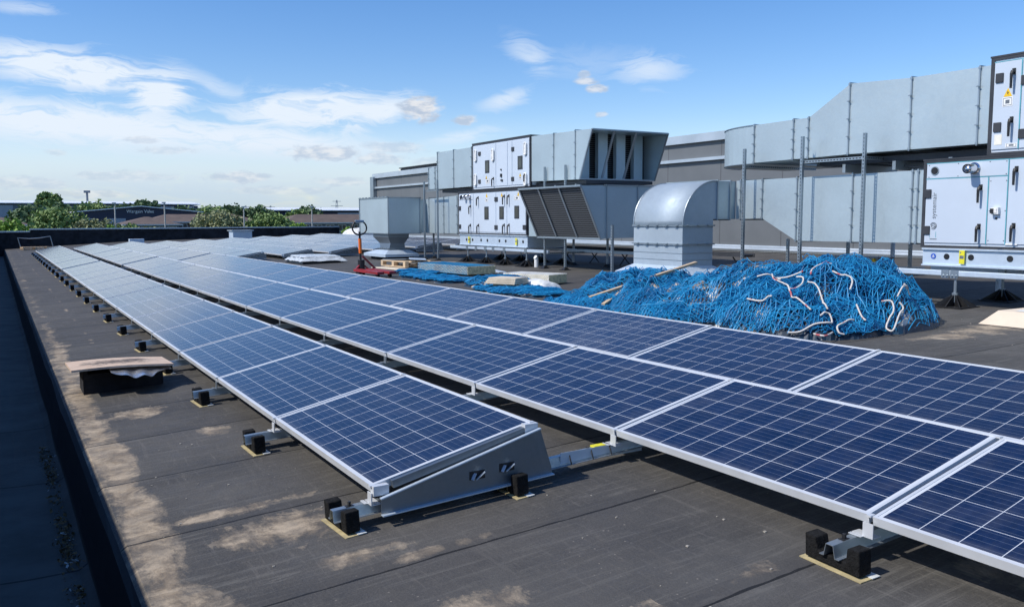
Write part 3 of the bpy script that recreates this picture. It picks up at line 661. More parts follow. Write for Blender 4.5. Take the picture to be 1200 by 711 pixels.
# frame between units and the duct connection collars
# left lower unit
xf=10.80;yield_door.clear()
t=ahu('lower left white air handling unit with three windows',xf,17.16,20.66,1.10,2.20,1.2,[(19.80,20.61,1.15,1.99),(18.62,19.79,1.15,2.15),(18.085,18.61,1.15,2.15),(17.21,18.075,1.15,2.15),(19.80,20.61,2.0,2.15)])
for y,z in [(19.52,1.94),(19.94,1.73),(19.95,1.23),(19.51,1.23),(18.19,1.95),(17.97,1.95),(18.2,1.24),(17.97,1.24)]: handle(t,xf,y,z,.22)
for y,z,w,h in [(19.09,1.64,.22,.33),(18.33,1.64,.22,.32),(17.61,1.65,.22,.31)]: window(t,xf,y,z,w,h)
for y,z in [(18.59,1.98),(18.6,1.28),(20.56,1.78),(20.56,1.29),(17.25,1.29)]: hinge(t,xf,y,z,.15,.11)
for y,z in [(19.08,2.09),(18.32,2.09),(17.54,2.09)]: tri(t,xf,y,z,.10)
plate(t,xf,19.08,1.97,.16,.09);plate(t,xf,17.6,1.99,.26,.11)
hole(t,xf,20.5,2.07,.055);stub(t,xf,20.2,2.08,.055,.12);stub(t,xf,19.98,2.08,.055,.14)
base_rail(t,xf,17.18,20.62,.80,1.09,[(20.24,.945),(19.9,.945),(19.44,.945),(19.11,.945),(18.5,.945),(18.19,.945),(17.38,.945)],[(20.06,.945),(17.65,.945)])
yield_door.clear()
t=ahu('upper left white air handling unit with white grips and two windows',xf,17.0,19.84,2.235,3.42,1.2,[(18.61,19.79,2.30,3.36),(18.05,18.60,2.30,3.36),(17.83,18.04,2.30,3.36),(17.05,17.82,2.30,3.36)])
for y,z in [(19.63,3.12),(18.73,3.08),(17.2,3.13),(19.64,2.5),(17.2,2.42)]:
    g_=MB();g_.tube([(xf-.03,y+.05*math.cos(a_),z+.10*(1 if math.sin(a_)>0 else -1)*(1 if abs(math.sin(a_))>.1 else 0)+.04*math.sin(a_)) for a_ in [R(i*24) for i in range(16)]],.018,8);g_.box((xf-.028,y-.045,z-.13),(xf-.0022,y+.045,z+.13));obj('white_grip',g_,GRIPW,door_at(y,z,t))
for y,z in [(19.43,3.16),(17.78,3.16),(19.44,2.45),(17.79,2.45)]: hinge(t,xf,y,z,.12,.1)
for y,z in [(19.04,2.81),(17.45,2.82)]: window(t,xf,y,z,.22,.32)
for y,z in [(19.09,2.55),(17.45,2.54)]: tri(t,xf,y,z,.09)
plate(t,xf,19.03,2.45,.2,.13);plate(t,xf,17.45,2.46,.14,.08);handle(t,xf,18.72,2.41,.2);handle(t,xf,17.2,2.45,.18)
obj('key_lock',MB().box((xf-.03,18.30,2.52),(xf-.0022,18.36,2.60)).box((xf-.03,18.26,2.42),(xf-.0022,18.34,2.46)).tube([(xf-.002,18.33,2.70),(xf-.03,18.33,2.70)],.02,10),BLACK,t)
# ------------------------------------------------------------------ left ducts
B_=10.82;DL=1.15
duct('air_duct','upper left galvanised duct joining the far side of the upper left unit',[(B_,B_+DL,19.86,2.345,3.36),(B_,B_+DL,21.93,2.34,3.36)],[(B_,B_+DL,y,2.345,3.36) for y in (19.90,20.93,21.92)])
t=duct('air_duct','small stepped galvanised duct end beyond the upper left duct',[(B_,B_+DL,21.95,2.35,2.95),(B_,B_+DL,22.55,2.35,2.95)],[(B_,B_+DL,y,2.35,2.95) for y in (22.08,22.50)])
duct('air_duct','lower left galvanised duct between the boxy plenum and the lower left unit',[(B_,B_+DL,20.70,1.10,2.13),(B_,B_+DL,22.70,1.09,2.07)],[(B_,B_+DL,y,1.10,2.10) for y in (20.74,21.55,22.5)])
t=thing('duct_plenum',(9.62,22.69,.33),'boxy galvanised plenum on a pinched riser at the far left of the plant','duct plenum')
pb=MB().box((9.62,22.69,1.10),(10.62,24.9,2.10));obj('plenum_box',pb,GALV,t)
lip=MB()
for (x,y) in ((9.62,22.69),(10.62,22.69),(9.62,24.9)): lip.box((x-.02,y-.02,1.09),(x+.012,y+.012,2.12))
lip.box((9.60,22.67,2.101),(10.64,24.92,2.125)).box((9.60,22.67,1.075),(10.64,24.92,1.099))
for k in range(9): lip.box((9.592,22.75+k*.26,2.126),(9.64,22.83+k*.26,2.145))
obj('flange',lip,GALV2,t)
cn=MB().box((10.641,22.72,1.10),(11.6,23.9,2.06));obj('link_duct',cn,GALV,t)
def rr4(x0,x1,y0,y1,z): return [(x0,y0,z),(x1,y0,z),(x1,y1,z),(x0,y1,z)]
nk=MB();nk.loft([rr4(9.66,10.30,22.8,23.95,1.074),rr4(9.66,10.30,22.8,23.95,.98),rr4(9.74,10.18,22.85,23.65,.80),rr4(9.70,10.2,22.85,23.5,.64),rr4(9.66,10.28,22.80,23.6,.56)]);obj('pinched_riser',nk,GALVD,t)
obj('flange',hfl(9.70,10.20,22.85,23.55,.655,.02),GALV2,t)
sk=MB();sk.loft([rr4(9.45,10.5,22.55,24.2,.50),rr4(9.64,10.3,22.78,23.65,.61)]);sk.box((9.45,22.55,.42),(10.5,24.2,.498));obj('skirt',sk,GALVB,t)
obj('curb',MB().box((9.6,22.7,.30),(10.4,24.0,.419)),FELTD,t)
# upper intake hood with slanted mouth
t=thing('intake_hood',(10.8,14.62,2.33),'upper galvanised intake hood with a slanted open mouth and baffles','intake hood')
x0,x1=10.82,12.90;s_=.012;hd=MB()
pl=[(14.62,3.36),(16.98,3.40),(16.98,2.36),(15.07,2.33)]
hd.prism(pl,0,x0,x0+s_).prism(pl,0,x1-s_,x1)
hd.face([(x0+s_,14.62,3.36),(x1-s_,14.62,3.36),(x1-s_,16.98,3.40),(x0+s_,16.98,3.40)]);hd.face([(x0+s_,14.64,3.345),(x1-s_,14.64,3.345),(x1-s_,16.98,3.385),(x0+s_,16.98,3.385)])
hd.face([(x0+s_,15.07,2.33),(x1-s_,15.07,2.33),(x1-s_,16.98,2.36),(x0+s_,16.98,2.36)]);hd.face([(x0+s_,15.07,2.345),(x1-s_,15.07,2.345),(x1-s_,16.98,2.375),(x0+s_,16.98,2.375)])
obj('hood_shell',hd,GALV,t,fix=False)
bk=MB().box((x0+s_,15.42,2.36),(x1-s_,15.44,3.37));obj('filter_screen',bk,MESH,t)
for k in range(4):
    xx=x0+.10+k*.50;bp_=MB();bp_.box((xx,15.30,2.37),(xx+.33,15.32,3.36)).box((xx,15.20,2.37),(xx+.008,15.30,3.36));obj('baffle',bp_,GALV,t)
for xa in (11.42,12.02):
    st=MB();st.beam((xa,15.06,2.37),(xa,14.64,3.34),.055,.02);obj('mouth_bar',st,GALV2,t)
st=MB();st.beam((x0,14.61,3.355),(x1,14.61,3.355),.03,.03);st.beam((x0,15.06,2.34),(x1,15.06,2.34),.03,.03);st.beam((x0-.003,15.06,2.33),(x0-.003,14.61,3.36),.03,.03);st.beam((x1+.003,15.06,2.33),(x1+.003,14.61,3.36),.03,.03);obj('mouth_rim',st,GALV2,t)
for y in (15.22,16.05):
    f=MB();flange(f,x0,x1,y,2.35,3.38);bolts(f,x0,y,2.35,3.38);obj('flange',f,GALV2,t)
# lower mesh hood
t=thing('intake_hood',(10.3,14.18,1.07),'lower intake hood with slanted dark wire mesh face, left of the curved cowl','intake hood')
hb=MB().box((10.82,14.18,1.08),(12.3,17.10,2.16));obj('hood_body',hb,GALV,t)
hs=MB();pl=[(10.22,2.155),(10.818,2.17),(10.818,1.07),(10.73,1.07)]
for y0_ in (14.18,16.56): hs.prism(pl,1,y0_,y0_+.012)
hs.face([(10.20,14.17,2.165),(10.818,14.17,2.185),(10.818,16.58,2.185),(10.20,16.58,2.165)]);hs.face([(10.72,14.17,1.065),(10.818,14.17,1.065),(10.818,16.58,1.065),(10.72,16.58,1.065)])
obj('hood_shell',hs,GALV,t,fix=False)
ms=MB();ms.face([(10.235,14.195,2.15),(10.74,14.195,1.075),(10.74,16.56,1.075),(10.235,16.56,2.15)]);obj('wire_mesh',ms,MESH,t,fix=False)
for y in (14.185,14.99,15.78,16.56):
    b=MB();b.beam((10.21,y,2.16),(10.72,y,1.07),.05,.02);obj('mesh_bar',b,GALV2,t)
b=MB();b.beam((10.205,14.17,2.155),(10.205,16.58,2.155),.03,.04);b.beam((10.72,14.17,1.07),(10.72,16.58,1.07),.03,.04);obj('mesh_rim',b,GALV2,t)
f=MB();f.box((11.68,14.155,1.07),(11.70,14.179,2.19)).box((10.86,14.155,1.07),(10.88,14.179,2.19));f.box((10.8,14.155,2.161),(12.3,14.20,2.185));obj('flange',f,GALV2,t)
# ------------------------------------------------------------------ support structure
def pole(x,y,z1,lab,z0=None):
    z0=roofz(x) if z0 is None else z0
    t=thing('support_pole',(x,y,z0),lab,'support pole','perforated steel poles standing in front of the ducts')
    m_=MB();h=.021
    m_.box((x-h,y-h,z0+.02),(x-h+.003,y-.008,z1)).box((x-h,y+.008,z0+.02),(x-h+.003,y+h,z1))
    m_.box((x-h+.003,y-h,z0+.02),(x+h,y-h+.003,z1)).box((x-h+.003,y+h-.003,z0+.02),(x+h,y+h,z1))
    z=z0+.03
    while z<z1-.03:
        m_.box((x-h,y-.008,z),(x-h+.003,y+.008,z+.022));z+=.05
    obj('strut',m_,GALV2,t)
    f_=MB().box((x-.10,y-.10,z0),(x+.10,y+.10,z0+.012)).loft([[(x-.07,y-.07,z0+.013),(x+.07,y-.07,z0+.013),(x+.07,y+.07,z0+.013),(x-.07,y+.07,z0+.013)],[(x-.025,y-.025,z0+.07),(x+.025,y-.025,z0+.07),(x+.025,y+.025,z0+.07),(x-.025,y+.025,z0+.07)]]);obj('foot_plate',f_,BLACK,t)
for (x,y,z1,lab) in [(10.2,9.75,2.57,'perforated steel pole just right of the curved cowl'),(10.2,8.62,2.67,'perforated steel pole in front of the tapering lower right duct'),(10.2,7.57,2.63,'perforated steel pole nearest the white unit on the right'),
    (9.67,12.43,1.37,'short steel pole standing alone left of the curved cowl'),(10.775,16.35,2.66,'farther of the two poles rising behind the mesh hood'),(10.775,15.53,2.66,'nearer of the two poles rising behind the mesh hood'),(10.5,22.15,2.55,'farther of the two poles beside the boxy plenum'),(10.5,21.3,2.55,'nearer of the two poles beside the boxy plenum'),]:
    pole(x,y,z1,lab)
def crossrail(p0,p1,lab):
    t=thing('cross_rail',p0,lab,'cross rail','galvanised cross rails of the plant support frame')
    m_=MB();m_.beam(p0,p1,.041,.041);s=m_;a=Vector(p0);b=Vector(p1);n_=int((b-a).length/.05)
    for i in range(n_):
        c=a+(b-a)*((i+.5)/n_)
        if abs(b.y-a.y)>abs(b.x-a.x): s.box((c.x-.0225,c.y-.012,c.z-.007),(c.x-.0205,c.y+.012,c.z+.007),1)
        else: s.box((c.x-.012,c.y-.0225,c.z-.007),(c.x+.012,c.y-.0205,c.z+.007),1)
    obj('rail_bar',m_,[GALV2,BLACK],t)
crossrail((10.235,7.57,2.30),(10.235,8.62,2.30),'slotted rail spanning the two poles under the upper right duct')
crossrail((10.54,21.3,2.29),(10.54,22.15,2.29),'slotted rail spanning the two poles beside the plenum')
for k,y in enumerate((7.57,8.62,9.75)): crossrail((10.24,y+.03,2.30),(11.9,y+.03,2.30),'slotted rail running back under the upper right duct at the %s pole'%['nearest','middle','farthest'][k])
for k,y in enumerate((15.53,16.35)): crossrail((10.8,y+.04,2.21),(12.9,y+.04,2.21),'slotted rail running back under the upper intake hood at the %s pole'%['nearer','farther'][k])
t=thing('support_deck',(10.6,6.0,2.2),'dark framed deck in the gap between the upper and lower right ducts','deck')
dk=MB().box((10.62,6.03,2.25),(11.6,8.7,2.33));obj('deck_plate',dk,DARK,t)
for y in (6.5,7.3,8.1): obj('deck_bearer',MB().box((10.5,y,2.13),(11.7,y+.05,2.249)),GALV2,t)
for a_,b_ in ((6.1,6.9),(6.9,7.7)): 
    bq=MB();bq.beam((10.7,a_,2.13),(10.7,b_,2.25),.03,.02);obj('deck_brace',bq,DARK,t)
t=thing('support_deck',(11.0,14.8,2.2),'dark framed deck between the upper intake hood and the mesh hood','deck')
obj('deck_plate',MB().box((10.95,15.0,2.245),(12.8,17.0,2.315)),DARK,t)
for y in (15.3,16.1): obj('deck_bearer',MB().box((10.9,y,2.19),(12.9,y+.05,2.244)),GALV2,t)
t=thing('support_deck',(11.0,20.0,2.2),'dark framed deck under the upper left duct','deck')
obj('deck_plate',MB().box((10.95,19.9,2.235),(11.95,21.9,2.325)),DARK,t)
def jack(x,y,lab,ztop=.70):
    z0=roofz(x);t=thing('support_jack',(x,y,z0),lab,'support jack','adjustable jack feet under the plant frame')
    p=MB().tube([(x,y,z0+.06),(x,y,ztop-.18)],.030,12);p.tube([(x,y,ztop-.18),(x,y,ztop)],.018,10);p.tube([(x,y,ztop-.2),(x,y,ztop-.17)],.036,12);obj('post',p,GALV2,t,smooth=False)
    f_=MB().box((x-.21,y-.21,z0+.001),(x+.21,y+.21,z0+.014))
    for k in range(8):
        a=R(45*k);r_=.20 if k%2==0 else .26;dx_,dy_=math.cos(a),math.sin(a);nx,ny=-dy_*.006,dx_*.006
        f_.loft([[(x+dx_*.02+nx,y+dy_*.02+ny,z0+.0145),(x+dx_*r_+nx,y+dy_*r_+ny,z0+.0145),(x+dx_*.03+nx,y+dy_*.03+ny,z0+.16)],[(x+dx_*.02-nx,y+dy_*.02-ny,z0+.0145),(x+dx_*r_-nx,y+dy_*r_-ny,z0+.0145),(x+dx_*.03-nx,y+dy_*.03-ny,z0+.16)]])
    obj('ribbed_base',f_,BLACK,t)
jack(10.42,6.33,'jack foot under the right plant frame, beside the blue net')
jack(11.5,6.33,'rear jack foot behind the one beside the blue net');jack(11.5,5.2,'rear jack foot behind the right plant frame near the picture edge')
jack(10.42,5.0,'front jack foot under the right plant frame beyond the picture edge')
for k,y in enumerate([20.2,19.2,18.25,17.25]): jack(10.85,y,'jack foot under the left plant frame, %s from the plenum'%['first','second','third','fourth'][k])
for k,y in enumerate([20.2,19.2,18.25,17.25]): jack(11.9,y,'rear jack foot under the left plant frame, %s from the plenum'%['first','second','third','fourth'][k])
def frame_beam(x,y0,y1,z,lab,brk):
    t=thing('frame_beam',(x,y0,z),lab,'beam','long galvanised beams of the plant frame')
    m_=MB();m_.tube([(x,y0,z),(x,y1,z)],.035,12) if False else m_.box((x-.03,y0,z-.035),(x+.03,y1,z+.035));obj('beam_tube',m_,GALVB,t,bevel=.008)
    for y in brk:
        b=MB().box((x-.045,y-.05,z-.06),(x-.031,y+.05,z+.045)).tube([(x-.06,y-.025,z-.03),(x-.045,y-.025,z-.03)],.012,6).tube([(x-.06,y+.025,z-.03),(x-.045,y+.025,z-.03)],.012,6);obj('bracket',b,GALV2,t)
frame_beam(10.42,3.0,7.35,.775,'front beam under the right plant units',[6.33,6.45,5.35,7.2])
frame_beam(11.5,3.0,7.35,.775,'rear beam under the right plant units',[6.33])
frame_beam(10.85,16.3,21.2,.735,'front beam under the left plant units',[20.2,19.2,18.25,17.25,19.7,18.8])
frame_beam(11.9,13.5,21.2,.735,'rear beam under the left plant units',[20.2])
for k,(y,x_) in enumerate([(7.3,10.42),(21.15,10.85),(16.35,10.85)]):
    crossrail((x_,y,.70),(x_+1.5,y,.70),'low slotted rail tying the beams at the %s'%['right frame far end','left frame far end','left frame near end'][k])
for k,(x,y) in enumerate([(11.8,7.9),(11.8,9.0),(12.0,10.4),(11.9,13.6),(12.0,15.6),(11.9,16.8),(10.95,22.5)]):
    pole(x,y,1.12,['rear stub pole under the lower right duct by the nearest front pole','rear stub pole under the tapering lower right duct','rear stub pole behind the curved cowl','rear stub pole under the near end of the mesh hood','rear stub pole under the middle of the mesh hood','rear stub pole under the far end of the mesh hood','stub pole under the lower left duct by the plenum'][k])
def cable_tray(x,y0,y1,z,lab):
    t=thing('cable_tray',(x,y0,z),lab,'cable tray');m_=MB();m_.box((x,y0,z),(x+.3,y1,z+.01)).box((x-.006,y0,z),(x,y1,z+.07)).box((x+.3,y0,z),(x+.306,y1,z+.07));obj('tray',m_,DARK,t)
    c=MB()
    for k in range(4): c.tube([(x+.05+k*.06,y0+(y1-y0)*i/10,z+.03+.01*noise.noise(Vector((k,i,0)))) for i in range(11)],.018,6)
    obj('cable',c,BLACK,t)
    for y in [y0+.3+1.2*i for i in range(int((y1-y0)/1.2))]:
        l=MB();l.beam((x,y,roofz(x)),(x+.3,y,z),.02,.02);l.beam((x+.3,y,roofz(x)),(x,y,z),.02,.02);obj('crossed_leg',l,DARK,t)
cable_tray(12.6,12.0,21.5,.72,'dark cable tray on crossed legs running behind the left plant frame')
# timber/pipes lying behind
def stick(name,p0,p1,w,h,mat,lab,cat,grp=None):
    m_=MB();m_.beam(p0,p1,w,h);return tag(obj(name,m_,mat),lab,cat,grp)
stick('timber_batten',(11.3,11.6,.40),(13.2,9.4,.42),.09,.045,WOODP,'long pale batten lying behind the cowl skirt','timber','loose timber behind the plant')
stick('timber_batten',(10.6,10.5,.40),(12.8,9.2,.41),.07,.04,WOOD,'brown batten lying right of the cowl skirt','timber','loose timber behind the plant')
stick('timber_batten',(12.8,12.2,.52),(14.8,9.6,.54),.12,.05,WOODP,'farthest pale plank lying towards the grey wall','timber','loose timber behind the plant')
for k,(x,y0,y1,z) in enumerate([(18.75,10,30,.66),(18.6,10,30,.60)]):
    tag(obj('pipe',MB().tube([(x,y0,z),(x,y1,z)],.05,10),FLASH),'pale pipe along the foot of the grey wall, %s one'%['upper','lower'][k],'pipe')
for k,(u,v,z1) in enumerate([(12.6,8.75,1.1),(12.6,7.0,1.1)]):
    m_=MB().tube([(u,v,roofz(u)),(u,v,z1)],.035,12);tag(obj('downpipe',m_,GRIPW),'white plastic pipe standing behind the lower right duct, %s one'%['left','right'][k],'pipe')
tag(obj('pipe_stub',MB().tube([(10.9,16.9,.35),(10.9,16.9,.58),(10.87,16.9,.60)],[.05,.05,.055],12),GRIPW),'short white pipe stub rising from the roof under the left units','pipe')
# step platform
t=thing('step_platform',(11.0,9.4,.4),'low folding step platform with yellow corners behind the blue net','step platform')
ptop=MB().box((11.1,7.95,.84),(11.5,8.95,.90));obj('platform_top',ptop,GALVD,t)
for (x,y,dx_,dy_) in ((11.12,8.9,-.05,.16),(11.12,8.0,-.05,-.16),(11.48,8.9,.05,.16),(11.48,8.0,.05,-.16)):
    l=MB();l.beam((x,y,.87),(x+dx_,y+dy_,.36),.05,.03);obj('leg',l,GALV2,t);k_=MB();k_.beam((x-.01,y+.01,.88),(x-.01+dx_*.3,y+dy_*.3,.74),.06,.05);obj('yellow_corner',k_,ORG,t)
# ------------------------------------------------------------------ tall grey wall behind
t=thing('grey_clad_wall',(19.1,-4,-7),'tall grey clad wall with two pale flashing strips behind all the plant','wall')
w=MB().box((19.1,-4,-7),(19.5,47.1,3.27));obj('lower_cladding',w,CLAD,t)
w=MB().box((19.12,-4,3.37),(19.5,47.0,3.86));obj('upper_cladding',w,CLAD,t)
w=MB().box((18.98,-4,3.272),(19.5,47.15,3.368));obj('mid_flashing',w,FLASH,t)
w=MB().box((19.0,-4,3.862),(19.5,47.1,4.12));obj('top_flashing',w,FLASH,t)
w=MB().box((19.0,-4,roofz(19)-.1),(19.098,47.0,.66));obj('skirting',w,FLASH,t)
w=MB().box((18.9,46.7,0),(19.098,47.2,3.95));obj('corner_trim',w,GALV2,t)
t=thing('roof_plant_box',(19.6,36,4.1),'dark low plant box on top of the grey wall above the plenum','plant box')
obj('box_body',MB().box((19.7,34,4.0),(21,44.5,4.32)),DARK,t);obj('box_roof',MB().box((19.6,33.9,4.321),(21.1,44.6,4.37)),BLACK,t);obj('box_end',MB().box((19.68,44.51,4.0),(21,44.8,4.30)),PAPER,t)
# the high roof itself behind that wall
struct('upper_roof',MB().box((19.5,-4,-7),(60,47,3.80)),FELTD)
# ------------------------------------------------------------------ blue nets
BUMPS=[(8.15,6.75,1.35,1.45,.62),(7.4,6.3,.8,.95,.42),(7.45,8.0,1.05,1.0,.40),(8.0,9.5,.95,1.15,.50),(7.1,9.2,.9,1.1,.28)]
def heap(x,y,B=BUMPS):
    h=0
    for bx,by,rx,ry,a in B:
        q=((x-bx)/rx)**2+((y-by)/ry)**2
        if q<1: h=max(h,a*(.70 if by>8.5 else 1)*(1-q**1.5)**.8)
    if h>0: h=max(.0,h*(.93+.42*noise.fractal(Vector((x*1.7,y*1.7,4.)),.8,2.1,3))+(.16*(.38-abs(noise.noise(Vector((x*2.6+y*1.2,y*2.2-x*.9,7)))))+.05*noise.noise(Vector((x*6,y*6,1))))*min(1,h*4)-.03)
    return h
V=Vector
def net(name,label,cx,cy,rx,ry,B,layers,cell=.058,r=.0042,amp=.16,lift=.02,core=True,hmin=.012,seed=0,core_scale=.80,white=0):
    t=thing(name,(cx,cy,roofz(cx)),label,'netting','blue safety nets heaped on the roof')
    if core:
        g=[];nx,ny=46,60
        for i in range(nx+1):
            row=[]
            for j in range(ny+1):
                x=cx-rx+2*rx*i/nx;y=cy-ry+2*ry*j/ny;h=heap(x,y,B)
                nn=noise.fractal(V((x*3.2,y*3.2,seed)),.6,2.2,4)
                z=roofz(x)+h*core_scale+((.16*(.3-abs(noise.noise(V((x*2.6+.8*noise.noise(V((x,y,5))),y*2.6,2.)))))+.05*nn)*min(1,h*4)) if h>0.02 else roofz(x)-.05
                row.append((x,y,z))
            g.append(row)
        obj('net_shade_core',MB().strip(g),NETD,t,smooth=False)  # dark core colour stands in for the shade deep between the strands
    ms_=[MB(),MB(),MB()];rnd=random.Random(seed)
    for l in range(layers):
        m_=ms_[(0,1,0,2,0,1)[l%6]]
        ang=rnd.uniform(0,math.pi);ca,sa=math.cos(ang),math.sin(ang);R_=max(rx,ry)*1.1;n_=int(2*R_/cell)
        ox,oy,so=rnd.uniform(-99,99),rnd.uniform(-99,99),rnd.uniform(0,50)
        comp=rnd.uniform(.75,1.15);pts={}
        lf=(l+1)/layers
        for i in range(n_+1):
            for j in range(n_+1):
                a=(i-n_/2)*cell*comp;b=(j-n_/2)*cell/comp+(cell*.5 if i%2 else 0)
                # pull and gather the sheet
                wv=noise.noise_vector(V((a*1.1+ox,b*1.1+oy,so)))*.26+noise.noise_vector(V((a*3.2+ox,b*3.2+oy,so)))*.07
                X_=cx+ca*(a+wv.x)-sa*(b+wv.y);Y_=cy+sa*(a+wv.x)+ca*(b+wv.y)
                # boundary
                if abs(X_-cx)>rx or abs(Y_-cy)>ry: continue
                h=heap(X_,Y_,B)
                if h<hmin: continue
                thin=noise.noise(V((X_*1.3,Y_*1.3,seed+.5)))+(.75 if ((X_-7.45)/.75)**2+((Y_-7.7)/.75)**2<1 else 0)+(.35 if ((X_-7.3)/.5)**2+((Y_-9.2)/.6)**2<1 else 0)
                if l>=2 and thin>.28: continue
                q1=noise.noise(V((X_*2.6+.8*noise.noise(V((X_,Y_,5))),Y_*2.6,2.)));q2=noise.noise(V((X_*6.3,Y_*6.3,so*.15)));q3=noise.noise(V((X_*13,Y_*13,so)))
                e=min(1,.2+h*2.4)
                z=roofz(X_)+h*(.86+.14*lf)+lift+e*amp*(1.3*(.32-abs(q1))+.75*(.25-abs(q2))+.22*q3)+.018*lf
                if z<roofz(X_)+.006: z=roofz(X_)+.006+.01*rnd.random()
                pts[(i,j)]=V((X_,Y_,z))
        def seg(p,q):
            d=q-p
            if d.length>cell*2.2 or d.length<1e-4: return
            d.normalize();u=d.cross(V((0,0,1)))
            if u.length<1e-3:u=V((1,0,0))
            u.normalize();w_=u.cross(d);n0=len(m_.v)
            mid=(p+q)/2-V((0,0,.006))
            for c in (p,q):
                m_.v+=[tuple(c+u*r),tuple(c-u*r*.5+w_*r*.87),tuple(c-u*r*.5-w_*r*.87)]
            for k in range(3):
                m_.f.append((n0+k,n0+(k+1)%3,n0+3+(k+1)%3,n0+3+k));m_.m.append(0)
        for (i,j),p in pts.items():
            # diamond mesh: connect to the next column, two neighbours
            for dj in ((0,-1) if i%2==0 else (0,1)):
                q=pts.get((i+1,j+dj))
                if q is not None: seg(p,q)
    bu=ms_[1]
    for k in range(int(16*rx*ry)):
        x=cx+rnd.uniform(-rx,rx);y=cy+rnd.uniform(-ry,ry);a=rnd.uniform(0,6.28);pt=[]
        for q in range(rnd.randint(8,26)):
            h=heap(x,y,B)
            if h<hmin+.02: break
            pt.append((x,y,roofz(x)+h*1.0+lift+.03+amp*1.3*(.32-abs(noise.noise(V((x*2.6+.8*noise.noise(V((x,y,5))),y*2.6,2.)))))*min(1,.2+h*2.4)+rnd.uniform(-.01,.02)))
            a+=rnd.gauss(0,.55);x+=.05*math.cos(a);y+=.05*math.sin(a)
        if len(pt)>8: bu.tube(pt,rnd.uniform(.003,.006),4)
    for m_,mt in zip(ms_,(NETB,NETL,NETK)): obj('net_strands',m_,mt,t,fix=False)
    return t
big=net('safety_net','large tangled heap of blue netting with white and red ropes, beside the right plant unit',8.0,6.7,1.62,1.55,BUMPS[:2]+[(7.2,7.6,.8,.8,.3)],8,seed=3)
mid=net('safety_net','middle heap of blue netting below the curved cowl',7.65,9.35,1.35,1.95,BUMPS[2:],7,seed=11)
flatB=[(7.35,11.9,.75,1.4,.13),(7.7,13.2,.6,.9,.2),(7.5,15.3,.55,2.2,.10),(7.9,17.0,.5,1.6,.09)]
low=net('safety_net','low spread blue netting running left behind the third panel row',7.6,14.4,.95,4.1,flatB,7,cell=.085,r=.0055,amp=.05,seed=21,hmin=.02,core_scale=.6)
# ropes: world points on the heaps
def surf(x,y):
    h=max(heap(x,y),0);return roofz(x)+h*1.02+.06+.16*min(1,.2+h*2.4)*(1.3*(.32-abs(noise.noise(V((x*2.6+.8*noise.noise(V((x,y,5))),y*2.6,2.)))))+.1)
ROPES=[([(7.48, 6.2), (7.5, 6.09), (7.38, 5.92), (7.21, 5.76), (7.09, 5.68), (7.08, 5.61)], 0), ([(7.64, 6.01), (7.65, 5.91), (7.69, 5.83), (7.68, 5.79), (7.62, 5.77)], 0), ([(8.52, 5.76), (8.6, 5.75), (8.39, 5.62), (8.13, 5.5), (8.0, 5.48)], 0), ([(7.87, 5.57), (7.93, 5.5), (7.89, 5.44), (7.81, 5.43), (7.71, 5.39), (7.66, 5.28), (7.91, 5.39), (7.99, 5.4), (7.98, 5.44)], 0), ([(7.3, 5.47), (7.15, 5.49), (7.09, 5.5), (7.07, 5.46), (7.11, 5.43)], 0), ([(6.73, 5.8), (6.8, 5.71), (6.91, 5.63), (7.0, 5.55), (7.06, 5.54), (7.07, 5.59), (6.98, 5.62)], 0), ([(7.52, 6.66), (7.5, 6.62), (7.51, 6.48), (7.56, 6.33)], 0), ([(7.44, 6.66), (7.35, 6.54), (7.36, 6.42), (7.35, 6.3), (7.44, 6.25), (7.49, 6.27), (7.48, 6.35)], 0), ([(7.34, 6.4), (7.2, 6.22), (7.07, 6.06), (6.95, 5.89), (6.94, 5.79), (6.95, 5.71)], 0), ([(7.29, 6.74), (7.36, 6.65), (7.46, 6.62), (7.49, 6.58)], 0), ([(7.52, 5.61), (7.47, 5.51), (7.46, 5.45)], 0), ([(7.54, 6.21), (7.61, 6.25), (7.76, 6.26), (7.85, 6.18)], 0), ([(6.87, 5.6), (6.82, 5.51), (6.83, 5.43), (7.01, 5.49)], 0), ([(14.91, 10.26), (14.05, 9.58)], 0), ([(6.75, 6.37), (6.76, 6.18), (6.81, 6.09)], 0)]
def rope(pts,parent,rad=.0095):
    P_=[V((x,y,surf(x,y))) for x,y in pts];out=[]
    for i in range(len(P_)-1):
        p0=P_[max(i-1,0)];p1=P_[i];p2=P_[i+1];p3=P_[min(i+2,len(P_)-1)]
        for k in range(8):
            s=k/8;q=.5*((2*p1)+(-p0+p2)*s+(2*p0-5*p1+4*p2-p3)*s*s+(-p0+3*p1-3*p2+p3)*s**3)
            q=V((q.x,q.y,max(q.z,surf(q.x,q.y)-.01)));out.append(q)
    out.append(P_[-1]);obj('border_rope',MB().tube(out,rad,6),ROPE,parent,smooth=True)
for rp,which in ROPES: rope(rp,big if which==0 else mid)
